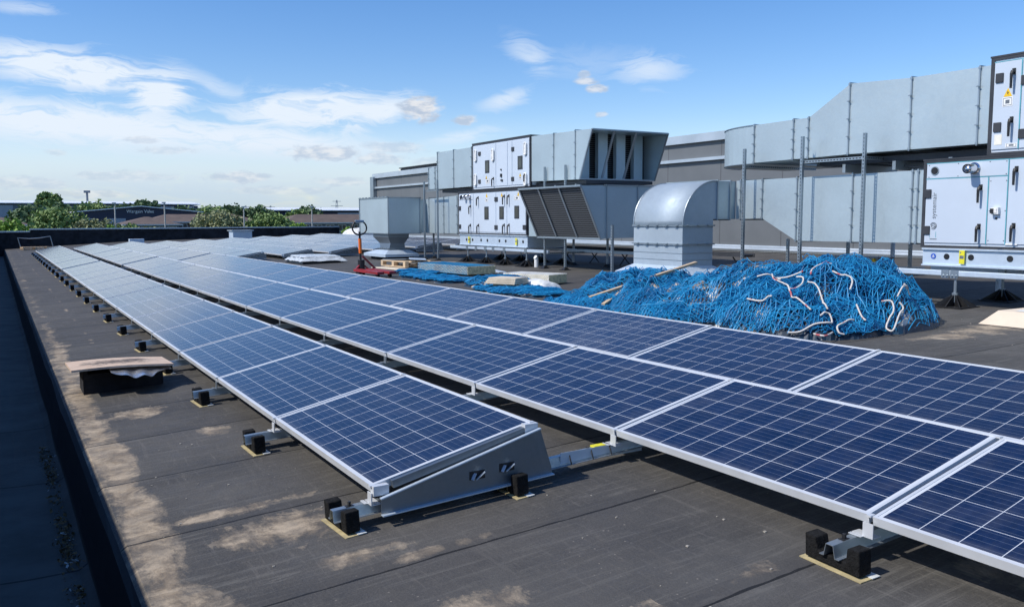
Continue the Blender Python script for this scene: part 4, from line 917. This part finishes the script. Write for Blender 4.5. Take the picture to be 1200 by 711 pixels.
# things tangled in and under the netting
def slab(name,mat,lab,cat,c,size,rz,tilt=(0,0),parts=None,bev=.01,grp=None):
    t=thing(name,(c[0],c[1],c[2]),lab,cat,grp);t.rotation_euler=(tilt[0],tilt[1],rz);a,b,h=size
    LOC[t.name]=(0,0,0)
    obj('slab',MB().box((-a/2,-b/2,0),(a/2,b/2,h)),mat,t,bevel=bev);LOC[t.name]=(0,0,0);return t
def nettop(parent,a,b,h,mat,cell=.06,r=.004):
    m_=MB();nx=int(a/cell);ny=int(b/cell)
    for i in range(nx):
        for j in range(ny):
            for (d0,d1) in (((0,0),(1,1)),((1,0),(0,1))):
                p=((i+d0[0])*cell-a/2,(j+d0[1])*cell-b/2,h+.006);q=((i+d1[0])*cell-a/2,(j+d1[1])*cell-b/2,h+.006);m_.beam(p,q,r*2,r*2)
    for j in range(ny):
        for k in range(int(h/cell)+1):
            z0=h-k*cell;m_.beam((-a/2-.004,-b/2+j*cell,z0),(-a/2-.004,-b/2+(j+1)*cell,max(0,z0-cell)),r*2,r*2);m_.beam((-a/2-.004,-b/2+(j+1)*cell,z0),(-a/2-.004,-b/2+j*cell,max(0,z0-cell)),r*2,r*2)
    obj('net_cover',m_,mat,parent,fix=False)
zr=roofz(8.5)
t=slab('insulation_pack',INSUL,'long yellow pack under blue mesh at the far end of the nets','pack',(8.6,16.6,zr+.03),(.7,2.1,.17),R(4),grp='wrapped packs beside the netting');nettop(t,.7,2.1,.17,NETB)
t=slab('insulation_pack',INSUL,'short yellow pack under white mesh between the low and middle nets','pack',(8.45,13.15,zr+.02),(.55,1.05,.16),R(20),grp='wrapped packs beside the netting');nettop(t,.55,1.05,.16,GRIPW,.05)
# timber block stack
t=thing('timber_stack',(7.25,12.15,roofz(7.2)),'small stack of weathered boards on the low netting','timber stack');LOC[t.name]=(0,0,0);t.rotation_euler=(0,0,R(25))
for k in range(4): obj('board',MB().box((-.22+.01*k,-.30,.14+k*.026),(.22-.015*k,.30-.02*k,.162+k*.026)),WOODP,t)
obj('block',MB().box((-.14,-.22,0),(.14,.18,.138)),WOOD,t)
# timbers sticking through middle net
for k,(p0,p1,w_,h_,lab) in enumerate([((6.75,9.15,.44),(8.5,9.0,.86),.07,.03,'slanting brown timber emerging from the middle net heap'),((6.55,8.6,.40),(7.3,8.95,.60),.05,.03,'thin stick lying over the front of the middle net heap'),((7.9,8.2,.62),(8.9,7.6,.64),.22,.03,'pale board under the netting between the two heaps'),((8.3,7.9,.72),(8.9,7.2,.86),.25,.02,'brown cardboard sheet at the top of the large net heap')]):
    stick('timber_offcut',p0,p1,w_,h_,WOOD if k!=2 else WOODP,lab,'timber','timber caught in the netting')
def sack(c,a,b,h,rz,lab,parent=None):
    m_=MB();g=[]
    for i in range(17):
        row=[]
        for j in range(17):
            s=i/16*2-1;q=j/16*2-1;x=a*s;y=b*q;e=max(0,1-s**4)*max(0,1-q**4);z=h*e**.5+.04*noise.noise(V((x*5+c[0],y*5+c[1],3)))*e
            row.append((c[0]+x*math.cos(rz)-y*math.sin(rz),c[1]+x*math.sin(rz)+y*math.cos(rz),c[2]+z))
        g.append(row)
    m_.strip(g);return tag(obj('white_sack',m_,SACK,smooth=True),lab,'sack','white sacks and sheets under the netting')
sack((7.75,12.0,roofz(7)+.05),.22,.4,.14,R(10),'white bundle behind the small board stack')
# ------------------------------------------------------------------ pallets
def pallet(c,rz,lab,w=1.2,d=.8,name='wooden_pallet'):
    t=thing(name,c,lab,'pallet','wooden pallets on the roof');LOC[t.name]=(0,0,0);t.rotation_euler=(0,0,rz)
    for k in range(5): y=-d/2+(d-.1)*k/4;obj('deck_board',MB().box((-w/2,y,.122),(w/2,y+.1,.144)),WOOD,t)
    for x in (-w/2,-.05,w/2-.1):
        for y in (-d/2,-.05,d/2-.1): obj('block',MB().box((x,y,.0225),(x+.1,y+.1,.1)),WOOD,t)
        obj('stringer',MB().box((x,-d/2,.1005),(x+.1,d/2,.1215)),WOOD,t)
    for y in (-d/2,-.05,d/2-.1): obj('bottom_board',MB().box((-w/2,y,0),(w/2,y+.1,.022)),WOOD,t)
    return t
pallet((8.7,19.4,roofz(9)+.02),R(96),'wooden pallet carrying metal offcuts near the boxy plenum')
slab('plywood_sheet',WOODP,'thin plywood sheet on the roof in front of the loaded pallet','plywood sheet',(8.2,18.9,roofz(8.3)),(.5,1.7,.018),R(5))
for k,(x,y,z,a,b,rz) in enumerate([(8.65,19.6,.165,.5,.9,.3),(8.85,19.1,.19,.4,.7,-.4),(9.3,17.4,.05,.5,1.1,.5),(9.4,16.7,.05,.25,1.4,.1)]):
    slab('metal_offcut',GALVB if k%2 else GALV2,['bent grey metal offcut on top of the pallet','second grey metal offcut crossing the first on the pallet','grey metal sheet lying right of the pallet','narrow grey channel lying beyond the long yellow pack'][k],'metal offcut',(x,y,roofz(9)+z),(a,b,.02),rz,(.04*(k-1),.05),bev=.003,grp='metal offcuts by the pallet')
slab('timber_block',WOOD,'orange brown timber block beside the metal offcuts','timber',(9.1,18.2,roofz(9)+.07),(.3,.6,.09),.3)
pallet((1.75,50.6,roofz(1.7)),R(8),'pallet lying at the far end of the roof beyond the leftmost row')
t=thing('bent_frame',(1.6,51.2,roofz(1.6)),'thin bent metal frame leaning over the far pallet','metal frame');obj('frame_tube',MB().tube([(1.15,51.0,0),(1.02,51.0,.62),(1.55,51.0,.57),(2.0,51.0,.60),(2.50,51.0,.68),(2.63,51.0,.05)],.025,8),GALV2,t)
# ------------------------------------------------------------------ pallet truck
t=thing('pallet_truck',(6.85,17.4,.28),'red pallet truck with black loop handle and orange grip, behind the third row','pallet truck')
x,y,z=6.78,17.55,roofz(6.85)
def TP(a,b,c): # local: a along handle-to-fork direction
    ang=R(-84);return (x+a*math.cos(ang)-b*math.sin(ang),y+a*math.sin(ang)+b*math.cos(ang),z+c)
def loc_tube(pts,r,k=8): return MB().tube([TP(*p) for p in pts],r,k)
obj('drawbar',loc_tube([(0,0,.18),(-.03,0,.95)],.024),BLACK,t);obj('orange_grip',loc_tube([(-.012,0,.48),(-.024,0,.80)],.036,10),ORANGE,t)
lp=[(-.03,0,.88)]+[(-.03,-.17*math.sin(a),1.03-.15*math.cos(a)) for a in [R(20+i*14) for i in range(11)]]
lp2=[(p[0],-p[1],p[2]) for p in reversed(lp)]
obj('loop_handle',loc_tube(lp+lp2,.018),BLACK,t);obj('control_head',MB().tube([TP(-.03,-.10,1.17),TP(-.03,.10,1.17)],.03,8),GALV2,t)
obj('pump_body',loc_tube([(0.02,0,.06),(.02,0,.34)],.075,12),BLACK,t)
for b in (-.05,.05): obj('steer_wheel',MB().tube([TP(-.02,b-.025,.09),TP(-.02,b+.025,.09)],.09,16),BLACK,t)
hd=MB();hd.beam(TP(.06,-.17,.12),TP(.06,.17,.12),.08,.04);hd.beam(TP(.06,-.16,.13),TP(.03,0,.27),.04,.03);hd.beam(TP(.06,.16,.13),TP(.03,0,.27),.04,.03);obj('head_frame',hd,RED,t)
for b in (-.14,.14): 
    fk=MB();fk.beam(TP(.08,b,.13),TP(1.15,b,.11),.16,.05);obj('fork',fk,RED,t)
    obj('load_wheel',MB().tube([TP(1.02,b-.03,.05),TP(1.02,b+.03,.05)],.04,12),BLACK,t)
sl=MB();sl.beam(TP(.02,.03,.42),TP(.10,.34,.10),.05,.04);obj('slanting_brace',sl,RED,t)
# ------------------------------------------------------------------ rooflights and boxes
t=thing('rooflight',(7.6,23.6,.29),'low rooflight wrapped in clear plastic beside the near ends of the far rows','rooflight')
zz=roofz(7.6);sk=MB();sk.loft([rr4(7.1,8.2,22.7,24.2,zz),rr4(7.15,8.15,22.75,24.15,zz+.17)]);obj('kerb',sk,BLACK,t)
g=[]
for i in range(25):
    row=[]
    for j in range(25):
        s=i/24;q=j/24;xx=7.05+1.3*s;yy_=22.6+1.7*q;e=min(s,1-s,q,1-q)*8
        zc=zz+.20+.03*math.sin(s*3.14)*math.sin(q*3.14)
        if e<1: zc-=(1-e)*.13+.02*noise.noise(V((xx*6,yy_*6,2)))
        row.append((xx,yy_,zc+.012*noise.noise(V((xx*3,yy_*3,0)))))
    g.append(row)
obj('plastic_wrap',MB().strip(g),PLAST,t,smooth=True)
t=slab('vent_box',GALVB,'small pale vent box standing before the far parapet','vent box',(11.3,46.8,roofz(11.3)),(1.0,.9,.55),0);LOC[t.name]=(0,0,0);obj('lid',MB().box((-.58,-.52,.552),(.58,.52,.60)),FLASH,t)
slab('vent_box',GALVB,'low pale vent box between the first rows at the far end','vent box',(6.35,48.5,.27),(.7,.5,.26),0)
g=MB();sack((15.6,40.5,roofz(15.6)),.75,.7,.62,.4,'white rubble bag beyond the far panel rows behind the truck handle')
t=thing('board_box',(9.35,5.0,.33),'beige tapered box with a white cloth on top at the right picture edge','box')
m_=MB();m_.loft([rr4(9.15,10.0,4.45,5.28,roofz(9.4)),rr4(9.28,9.95,4.5,5.14,roofz(9.4)+.15)]);obj('box_body',m_,BEIGE,t)
g=[]
for i in range(13): g.append([(9.35+.5*i/12,4.5+.5*j/12,roofz(9.4)+.153+.03*abs(noise.noise(V((i*.6,j*.6,1))))*(1 if 0<i<12 and 0<j<12 else 0)) for j in range(13)])
obj('cloth',MB().strip(g),SACK,t,smooth=True)
# loose bits on roof
mm=MB()
for i in range(150):
    if random.random()<.5: x_,y_=random.uniform(.6,3.0),random.uniform(2.0,9)
    else: x_,y_=random.uniform(6.6,10),random.uniform(3.5,20)
    if 1.5<x_<2.6 and y_>3.7: continue
    s=random.uniform(.002,.006);mm.box((x_-s,y_-s*random.uniform(.5,1.5),roofz(x_)),(x_+s,y_+s,roofz(x_)+s*.8))
tag(obj('grit',mm,simple('pale_grit',(.34,.31,.26),.9,0,.4,40.)),'scattered pale grit on the dark roof felt','grit',kind='stuff')
# ------------------------------------------------------------------ distance
BW=simple('far_white_roof',(.80,.82,.84),.5);BG=simple('far_grey_wall',(.12,.15,.19),.6);BN=simple('far_navy_wall',(.016,.026,.06),.5);BBR=simple('brown_tiles',(.13,.095,.075),.85,0,.15,.8);BWIN=simple('far_window',(.03,.035,.045),.2);BWH=simple('far_white_trim',(.6,.6,.58),.6);BLG=simple('far_pale_wall',(.30,.34,.40),.6)
def far_box(name,lab,x0,x1,y0,y1,z1,roofm,wallm,panels=0,over=.6):
    t=thing(name,(x0,y0,-7),lab,'building');obj('wall',MB().box((x0,y0,-7),(x1,y1,z1-1.25)),wallm,t)
    rf_=MB();a_,b_=y0-over,y0+12;rf_.loft([[(x,a_,z1-.95),(x,a_,z1-.75),(x,b_,z1+.0),(x,y1+over,z1-.3),(x,y1+over,z1-1.2)] for x in (x0-over,x1+over)]);obj('roof',rf_,roofm,t)
    for k in range(panels):
        a=x0+(x1-x0)*(k+.12)/panels;b=x0+(x1-x0)*(k+.80)/panels;obj('wall_panel',MB().box((a,y0-.1,z1-4.5),(b,y0-.002,z1-1.4)),BLG,t)
    return t
far_box('warehouse','long grey warehouse with white roof edge on the left skyline',-30,44,258,300,7.0,BW,BG,6)
far_box('warehouse','dark building with white overhanging roof behind the navy gable',37,47,240,256,6.6,BW,BN,2)
far_box('warehouse','long low warehouse with a bright white roof on the right skyline',47,115,212,250,4.75,BW,BN,5)
t=thing('gabled_warehouse',(13.4,169,-7),'navy gabled building with pale sign lettering and pale roof edge','building')
pl=[(12.9,-7),(33.2,-7),(33.2,3.0),(23.1,4.0),(12.9,3.0)]
obj('wall',MB().prism(pl,1,169,195),BN,t)
rf=MB();rf.beam((12.2,182,3.05),(23.1,182,4.12),26.8,.16);rf.beam((23.1,182,4.12),(34,182,3.05),26.8,.16);obj('roof',rf,BW,t)
obj('left_wing_wall',MB().box((12.9,168.9,-7),(15.4,168.99,1.9)),BLG,t);obj('wall_panel',MB().box((17.0,168.9,-7),(20.5,168.99,1.9)),BLG,t);obj('wall_panel',MB().box((24.4,168.9,-7),(28,168.99,1.9)),BLG,t)
text_mesh('Wargain Vales',.8,(23.0,168.95,3.15),(1,0,0),(0,0,1),GRIPW,'sign_lettering',t,depth=.02)
def brown_block(lab,x0,x1,y,zt,ze,d=10,wins=8):
    t=thing('brown_roofed_block',(x0,y,-7),lab,'building','brown roofed blocks beyond the parapet')
    obj('wall',MB().box((x0,y,-7),(x1,y+d,ze-.15)),simple('brick',(.16,.10,.08),.9) if wins%2 else BG,t)
    rf=MB();rf.loft([[(x0-.4,y-.4,ze),(x1+.4,y-.4,ze),(x1+.4,y+d+.4,ze),(x0-.4,y+d+.4,ze)],[(x0+3,y+d/2-.05,zt),(x1-3,y+d/2-.05,zt),(x1-3,y+d/2+.05,zt),(x0+3,y+d/2+.05,zt)]]);obj('roof',rf,BBR,t)
    obj('fascia',MB().box((x0-.45,y-.5,ze-.149),(x1+.45,y-.002,ze+.02)),BWH,t)
    for k in range(wins):
        a=x0+(x1-x0)*(k+.12)/wins;b=x0+(x1-x0)*(k+.82)/wins;w_=obj('window',MB().box((a,y-.06,ze-1.3),(b,y-.004,ze-.3)),BWH,t)
        pn=MB();pn.box((a+.08,y-.08,ze-1.2),((a+b)/2-.04,y-.062,ze-.38)).box(((a+b)/2+.04,y-.08,ze-1.2),(b-.08,y-.062,ze-.38));obj('pane',pn,BWIN,w_)
brown_block('brown roofed block behind the second lamp post',18.5,31,128,2.4,1.3,wins=7)
brown_block('long brown roofed block on the right beside the plenum',36,62,122,2.35,1.1,wins=14)
brown_block('brown roofed house between the two round trees',27.5,36,136,2.5,1.2,wins=5)
brown_block('low brown house behind the left trees',-3,4.0,130,2.0,1.0,wins=4)
brown_block('small pale hipped roof house before the navy gable',14.5,21,120,2.0,1.0,wins=4)
def lamp(x,y,z1,lab,h2=.0):
    t=thing('lamp_post',(x,y,-7),lab,'lamp post','pale lamp posts beyond the parapet');obj('post',MB().tube([(x,y,-7),(x,y,z1)],[.10,.06],8),simple('concrete_post',(.42,.42,.40),.7),t);obj('lamp_head',MB().box((x-.25,y-.1,z1),(x+.12,y+.1,z1+.12)),BWH,t)
for k,(x,y,z1) in enumerate([(9.95,89.5,3.1),(14.3,88.9,3.15),(21.5,87.4,2.75),(27.9,85.6,2.75)]): lamp(x,y,z1,['leftmost lamp post beyond the parapet, before the navy building','second lamp post from the left, right of the navy gable','third lamp post from the left, between the round trees','rightmost lamp post beyond the parapet'][k])
t=thing('radio_mast',(25.5,299,-7),'thin mast with a small platform on the left skyline','mast');obj('mast_pole',MB().tube([(25.5,299,-7),(25.5,299,10.2)],.32,8),BG,t);obj('platform',MB().box((24.6,298.3,10.2),(26.4,299.7,10.9)),BG,t)
def pylon(x,y,h,lab):
    t=thing('pylon',(x,y,-7),lab,'pylon','faint pylons on the skyline');m_=MB()
    for sx in (-1,1): m_.beam((x+sx*2.4,y,-7),(x+sx*.3,y,h),.22,.22)
    for k in range(7):
        f=k/7;z=-7+(h+7)*f;w_=2.4-2.1*f;z2=-7+(h+7)*(k+1)/7;w2=2.4-2.1*(k+1)/7;m_.beam((x-w_,y,z),(x+w2,y,z2),.14,.14);m_.beam((x+w_,y,z),(x-w2,y,z2),.14,.14)
    obj('lattice',m_,BLG,t)
    a=MB()
    for z,w_ in ((h-1,3),(h-4,4.2),(h-7,3.2)): a.beam((x-w_,y,z),(x+w_,y,z),.25,.25)
    obj('cross_arm',a,BLG,t)
pylon(200,560,15,'faint pylon on the skyline left of the plenum');pylon(155,560,11,'faint pylon above the long white roof, second from the plenum');pylon(85,560,12,'faint pylon above the trees right of the navy gable');pylon(139,560,11,'faint pylon above the long white roof, third from the plenum')
LEAVES=[mat_leaf('leaves_mid',(.14,.21,.07),(.22,.30,.11)),mat_leaf('leaves_bright',(.15,.26,.05),(.26,.38,.08)),mat_leaf('leaves_dark',(.085,.135,.065),(.14,.20,.095)),mat_leaf('leaves_olive',(.18,.205,.10),(.27,.285,.15))]
def tree(x,y,w,top,lab,kind,n=2600,leaf=.17,seed=0,grp='trees beyond the parapet',cb=None):
    w*=1.28;n=int(n*1.7);top-=.15
    rnd=random.Random(seed*31+5);t=thing('tree',(x,y,-7),lab,'tree',grp);cb=cb if cb is not None else -3.0
    cz=(top+cb)/2;hz=(top-cb)/2
    tr=MB();tr.tube([(x,y,-7),(x+.1,y,-5),(x,y,cz)],[w*.06,w*.045,w*.02],8)
    for k in range(6):
        a=rnd.uniform(0,6.28);tr.tube([(x,y,cb-.5+rnd.random()),(x+math.cos(a)*w*.2,y+math.sin(a)*w*.2,cz),(x+math.cos(a)*w*.38,y+math.sin(a)*w*.38,cz+hz*.45)],[w*.03,w*.018,w*.006],5)
    obj('trunk',tr,BARK,t)
    m_=MB();cl=[]
    for k in range(int(26+w*6)):
        d=V((rnd.gauss(0,1),rnd.gauss(0,1),rnd.gauss(0,1))).normalized();rr_=rnd.uniform(.45,1.0)**.6
        if d.z<-.3: d.z*=.5
        b=1+.22*noise.noise(d*1.8+V((seed,0,0)))
        cl.append((V((x+d.x*w/2*rr_*b*.92,y+d.y*w/2*rr_*b*.92,cz+d.z*hz*rr_*b*.95)),rnd.uniform(.10,.20)*w*.9))
    per=n//len(cl)
    for c,rad in cl:
        for k in range(per):
            d=V((rnd.gauss(0,1),rnd.gauss(0,1),rnd.gauss(0,.8)));d=d.normalized()*rad*rnd.random()**.4;p=c+d
            a=V((rnd.gauss(0,1),rnd.gauss(0,1),rnd.gauss(0,1))).normalized();b=a.cross(V((rnd.gauss(0,1),rnd.gauss(0,1),rnd.gauss(0,1)))).normalized();s=leaf*rnd.uniform(.6,1.3)
            m_.face([p-a*s-b*s*.6,p+a*s-b*s*.5,p+a*s*.8+b*s*.6,p-a*s*.7+b*s*.5])
    obj('crown',m_,LEAVES[kind],t,fix=False)
TR=[(5.5,95,5.0,2.9,'broad dense tree left of the mast',0,4200),(1.3,88,3.2,1.55,'bright green low tree at the left edge',1,2200),(-1.8,92,4.5,1.7,'dark tree cut by the left picture edge',2,2200),(7.9,90,2.6,1.9,'olive green tree right of the broad dense tree',3,1800),(8.9,86,1.8,1.1,'small bright tree before the olive one',1,1200),
 (11.6,80,2.7,1.1,'yellowish low tree before the navy building sign',3,2200),(11.0,92,2.2,1.3,'dark green bush tree left of the yellowish tree',0,1200),(14.6,80,1.3,.72,'small green bush by the second lamp post',1,700),
 (20.0,93,4.9,2.3,'large round olive tree left of the third lamp post',3,4200),(25.3,92,4.2,2.25,'round mid green tree right of the third lamp post',0,3600),(26.6,86,1.8,1.25,'bright green low bush beside the round mid green tree',1,1100),(31.5,85,1.1,.8,'tiny green bush near the rightmost lamp post',1,500),(22.6,96,2.0,1.9,'narrow olive tree between the two round trees',3,1100)]
for k,(x,y,w_,tp,lab,kd,n_) in enumerate(TR): tree(x,y,w_,tp,lab,kd,n_,.12 if w_<3 else .15,k+1,cb=tp-w_*.95)
FT=[(11,222,4.2,7.9,'tallest dark tree standing up on the left skyline'),(6.5,200,7,5.0,'dark skyline tree mass at the left below the warehouse roof'),(13,205,7,5.2,'dark skyline tree below the radio mast'),(19,215,7,5.9,'skyline tree just right of the radio mast'),(25,212,7,5.6,'skyline tree left of the small white roof'),(30.5,215,5,6.6,'rounded skyline tree beside the small white roof'),(43,205,6,5.3,'dark skyline tree right of the navy gable peak'),(49,210,5.5,5.6,'dark skyline tree above the second lamp post'),(55,208,5,5.2,'dark skyline tree right of the second lamp post'),(60,195,4,4.3,'dark skyline tree left of the round olive tree'),
 (36,200,5,5.1,'dark skyline tree behind the navy gable'),(66,205,5,5.3,'dark skyline tree behind the round olive tree'),(72,260,3.2,5.4,'small skyline tree showing above the long white roof, left one'),(88,262,3.2,5.3,'small skyline tree showing above the long white roof, right one')]
for k,(x,y,w_,tp,lab) in enumerate(FT): tree(x,y,w_,tp-.5*(k>0),lab,2 if k%3 else 0,1500,.36,k+40,'dark trees on the skyline',cb=tp-w_*.9)
# far wood
wd=MB();rnd=random.Random(9)
for i in range(9000):
    x_=rnd.uniform(-60,330);y_=rnd.uniform(430,450)-x_*.25;zt=3.2+2.2*noise.noise(V((x_*.03,0,0)))+1.0*noise.noise(V((x_*.15,3,0)))
    z_=rnd.uniform(-7,zt);s=rnd.uniform(.6,1.2);a=V((rnd.gauss(0,1),rnd.gauss(0,1),rnd.gauss(0,1))).normalized()*s;b=a.cross(V((rnd.gauss(0,1),rnd.gauss(0,1),rnd.gauss(0,1)))).normalized()*s
    p=V((x_,y_,z_));wd.face([p-a,p-b,p+a,p+b])
tag(obj('far_wood',wd,LEAVES[2],fix=False),'dark wooded belt along the horizon','trees',kind='stuff')
# ------------------------------------------------------------------ world
SUN=V((-.69,.10,.72)).normalized();el=math.asin(SUN.z);az=math.atan2(SUN.x,SUN.y)
w=bpy.data.worlds.new('World');scene.world=w;w.use_nodes=True;nt=w.node_tree;nt.nodes.clear();n=N(nt)
sky=n.n('ShaderNodeTexSky',sky_type='NISHITA');sky.sun_disc=False;sky.sun_elevation=el;sky.sun_rotation=az;sky.altitude=50;sky.air_density=1.0;sky.dust_density=.3;sky.ozone_density=1.6
bg=n.n('ShaderNodeBackground',ins={'Strength':.15})
hs=n.n('ShaderNodeHueSaturation',ins={'Saturation':1.32,'Value':1.0});nt.links.new(sky.outputs[0],hs.inputs['Color']);nt.links.new(n.mix(1.,hs.outputs[0],(.94,.93,1.07,1),'MULTIPLY'),bg.inputs[0])
dv=n.n('ShaderNodeTexCoord').outputs['Generated'];x,y,z=n.sep(dv)
AZ=n.m('MULTIPLY',n.m('ARCTAN2',x,y),57.2958);EL=n.m('MULTIPLY',n.m('ARCSINE',z),57.2958)
cv=n.xyz(AZ,EL,0.)
wa=n.m('MULTIPLY',n.m('SUBTRACT',n.noise(n.map(cv,(.22,.45,1)),1.,3,.5),.5),7.);wb=n.m('MULTIPLY',n.m('SUBTRACT',n.noise(n.map(cv,(.2,.4,1)),1.3,3,.5),.5),2.2)
ns=n.noise(n.map(n.xyz(n.m('ADD',n.m('ADD',AZ,wa),n.m('MULTIPLY',EL,1.5)),n.m('ADD',EL,wb),0.),(.15,.95,1)),1.,10,.66,.5)
nf=n.noise(n.map(cv,(.9,1.8,1)),1.,6,.6,.4)
nw=n.noise(n.map(cv,(.25,.5,1)),1.,3,.5,.2)
def cl(ca,ce,ra,re,rot,st,noisea=.8,soft=.7,src=None):
    c_,s_=math.cos(R(rot)),math.sin(R(rot));dx=n.m('SUBTRACT',AZ,ca);dy=n.m('SUBTRACT',EL,ce)
    u=n.m('DIVIDE',n.m('ADD',n.m('MULTIPLY',dx,c_),n.m('MULTIPLY',dy,s_)),ra);v=n.m('DIVIDE',n.m('SUBTRACT',n.m('MULTIPLY',dy,c_),n.m('MULTIPLY',dx,s_)),re)
    d=n.m('SQRT',n.m('ADD',n.m('MULTIPLY',u,u),n.m('MULTIPLY',v,v)))
    d=n.m('ADD',d,n.m('MULTIPLY',n.m('SUBTRACT',src or ns,.5),noisea*2))
    return n.m('MULTIPLY',n.ramp(d,1.,1.-soft),st,clamp=True)
cir=[(4.5,8.75,7.4,1.5,-6,1.25),(9.2,7.7,2.4,1.9,20,1.2),(18.3,7.0,7.4,1.7,3,1.2),(22.6,6.9,3.6,1.2,20,.85),(12.4,8.2,3.6,.8,-25,.4),(2,6.2,4,.8,-4,.5),
 (5,5.6,13,1.9,-3,1.),(16,4.9,10,1.5,-4,.9),(10,1.8,26,2.4,0,.55),(30.8,7.8,2.4,.8,15,.6),(32.4,10.6,2.2,1.2,-30,.5),(40.3,9.5,3.0,1.3,0,.55),(36.5,10,5,1.5,0,.15),(2,11.9,3,.5,0,.4),(28,5.5,3.5,.7,10,.5),(60,9,3,1,0,.0)]
tot=None
for c_ in cir:
    m_=cl(*c_,noisea=1.25,soft=.9);tot=m_ if tot is None else n.m('SUBTRACT',1.,n.m('MULTIPLY',n.m('SUBTRACT',1.,tot),n.m('SUBTRACT',1.,m_)))
tot=n.m('MULTIPLY',tot,n.ramp(ns,.28,.54,.25,1.25));tot=n.m('MINIMUM',tot,1.)
# horizon veil
veil=n.m('MULTIPLY',n.m('MULTIPLY',n.ramp(EL,7.5,.5,0.,.78),n.ramp(ns,.3,.58,.35,1.)),n.ramp(AZ,50.,20.,.25,1.));tot=n.m('SUBTRACT',1.,n.m('MULTIPLY',n.m('SUBTRACT',1.,tot),n.m('SUBTRACT',1.,veil)))
cum=None
for c_ in [(25.3,7.2,1.7,1.0,0,1.),(28.2,6.5,.95,.42,0,.9),(36.1,8.9,.95,.32,0,.8),(36.0,9.4,.55,.32,0,.7),(36.9,8.45,1.0,.32,0,.8),(37.1,6.8,.6,.22,0,.7),(19,4.3,3.0,.6,0,.75),(13.6,2.7,2.5,.42,0,.65),(22.5,4.0,2.2,.5,0,.6),(5,1.6,3,.3,0,.5),(8,4.9,1.2,.3,0,.45),(3.4,4.0,.8,.25,0,.4),(9.4,4.3,2.2,.3,0,.4),(23.5,4.7,2.5,.5,0,.5),(7,2.7,3.5,.4,0,.4),(20,2.5,2.4,.35,0,.45),(16,1.9,4,.35,0,.35),(26,3.8,1.6,.35,0,.4),(2,2.2,2.5,.5,0,.4)]:
    m_=cl(*c_,noisea=.75,soft=.5,src=nf);cum=m_ if cum is None else n.m('MAXIMUM',cum,m_)
shade=n.ramp(n.m('ADD',n.m('MULTIPLY',n.noise(n.map(cv,(.7,2.4,1)),1.,4,.6),.6),n.m('MULTIPLY',nf,.4)),.42,.62)
ccol=n.mix(shade,(.58,.69,.86,1),(.97,.99,1.03,1))
cbg=n.n('ShaderNodeBackground',ins={'Strength':1.0});nt.links.new(n.mix(n.ramp(EL,.3,5.5),(.52,.66,.80,1),(.80,.89,1.,1)),cbg.inputs[0]);cb2=n.n('ShaderNodeBackground',ins={'Strength':.85});nt.links.new(ccol,cb2.inputs[0])
m1=n.n('ShaderNodeMixShader');n.set(m1.inputs[0],tot);nt.links.new(bg.outputs[0],m1.inputs[1]);nt.links.new(cbg.outputs[0],m1.inputs[2])
m2=n.n('ShaderNodeMixShader');n.set(m2.inputs[0],cum);nt.links.new(m1.outputs[0],m2.inputs[1]);nt.links.new(cb2.outputs[0],m2.inputs[2])
wo=n.n('ShaderNodeOutputWorld');nt.links.new(m2.outputs[0],wo.inputs[0])
ld=bpy.data.lights.new('Sun','SUN');ld.energy=4.2;ld.angle=R(.5);ld.color=(1,.955,.89);lo=bpy.data.objects.new('Sun',ld);COL.objects.link(lo);lo.rotation_euler=SUN.to_track_quat('Z','Y').to_euler();lo.location=(-20,0,30)
# ------------------------------------------------------------------ camera
th,yaw,roll=R(5.63),R(31.17),R(-.21)
F=V((math.sin(yaw)*math.cos(th),math.cos(yaw)*math.cos(th),-math.sin(th)));R0=V((math.cos(yaw),-math.sin(yaw),0));U0=R0.cross(F)
c_,s_=math.cos(roll),math.sin(roll);RX=R0*c_+U0*s_;UX=-R0*s_+U0*c_
cd=bpy.data.cameras.new('Camera');co=bpy.data.objects.new('Camera',cd);COL.objects.link(co)
M=Matrix.Identity(4)
for i in range(3): M[i][0]=RX[i];M[i][1]=UX[i];M[i][2]=-F[i]
M[0][3],M[1][3],M[2][3]=0,0,CAMH
co.matrix_world=M;cd.sensor_width=36;cd.lens=36*999/1200;cd.clip_end=6000;cd.clip_start=.05;scene.camera=co
scene.view_settings.view_transform='Standard';scene.view_settings.look='None';scene.view_settings.gamma=1;scene.view_settings.exposure=0
scene.render.resolution_x=1024;scene.render.resolution_y=606
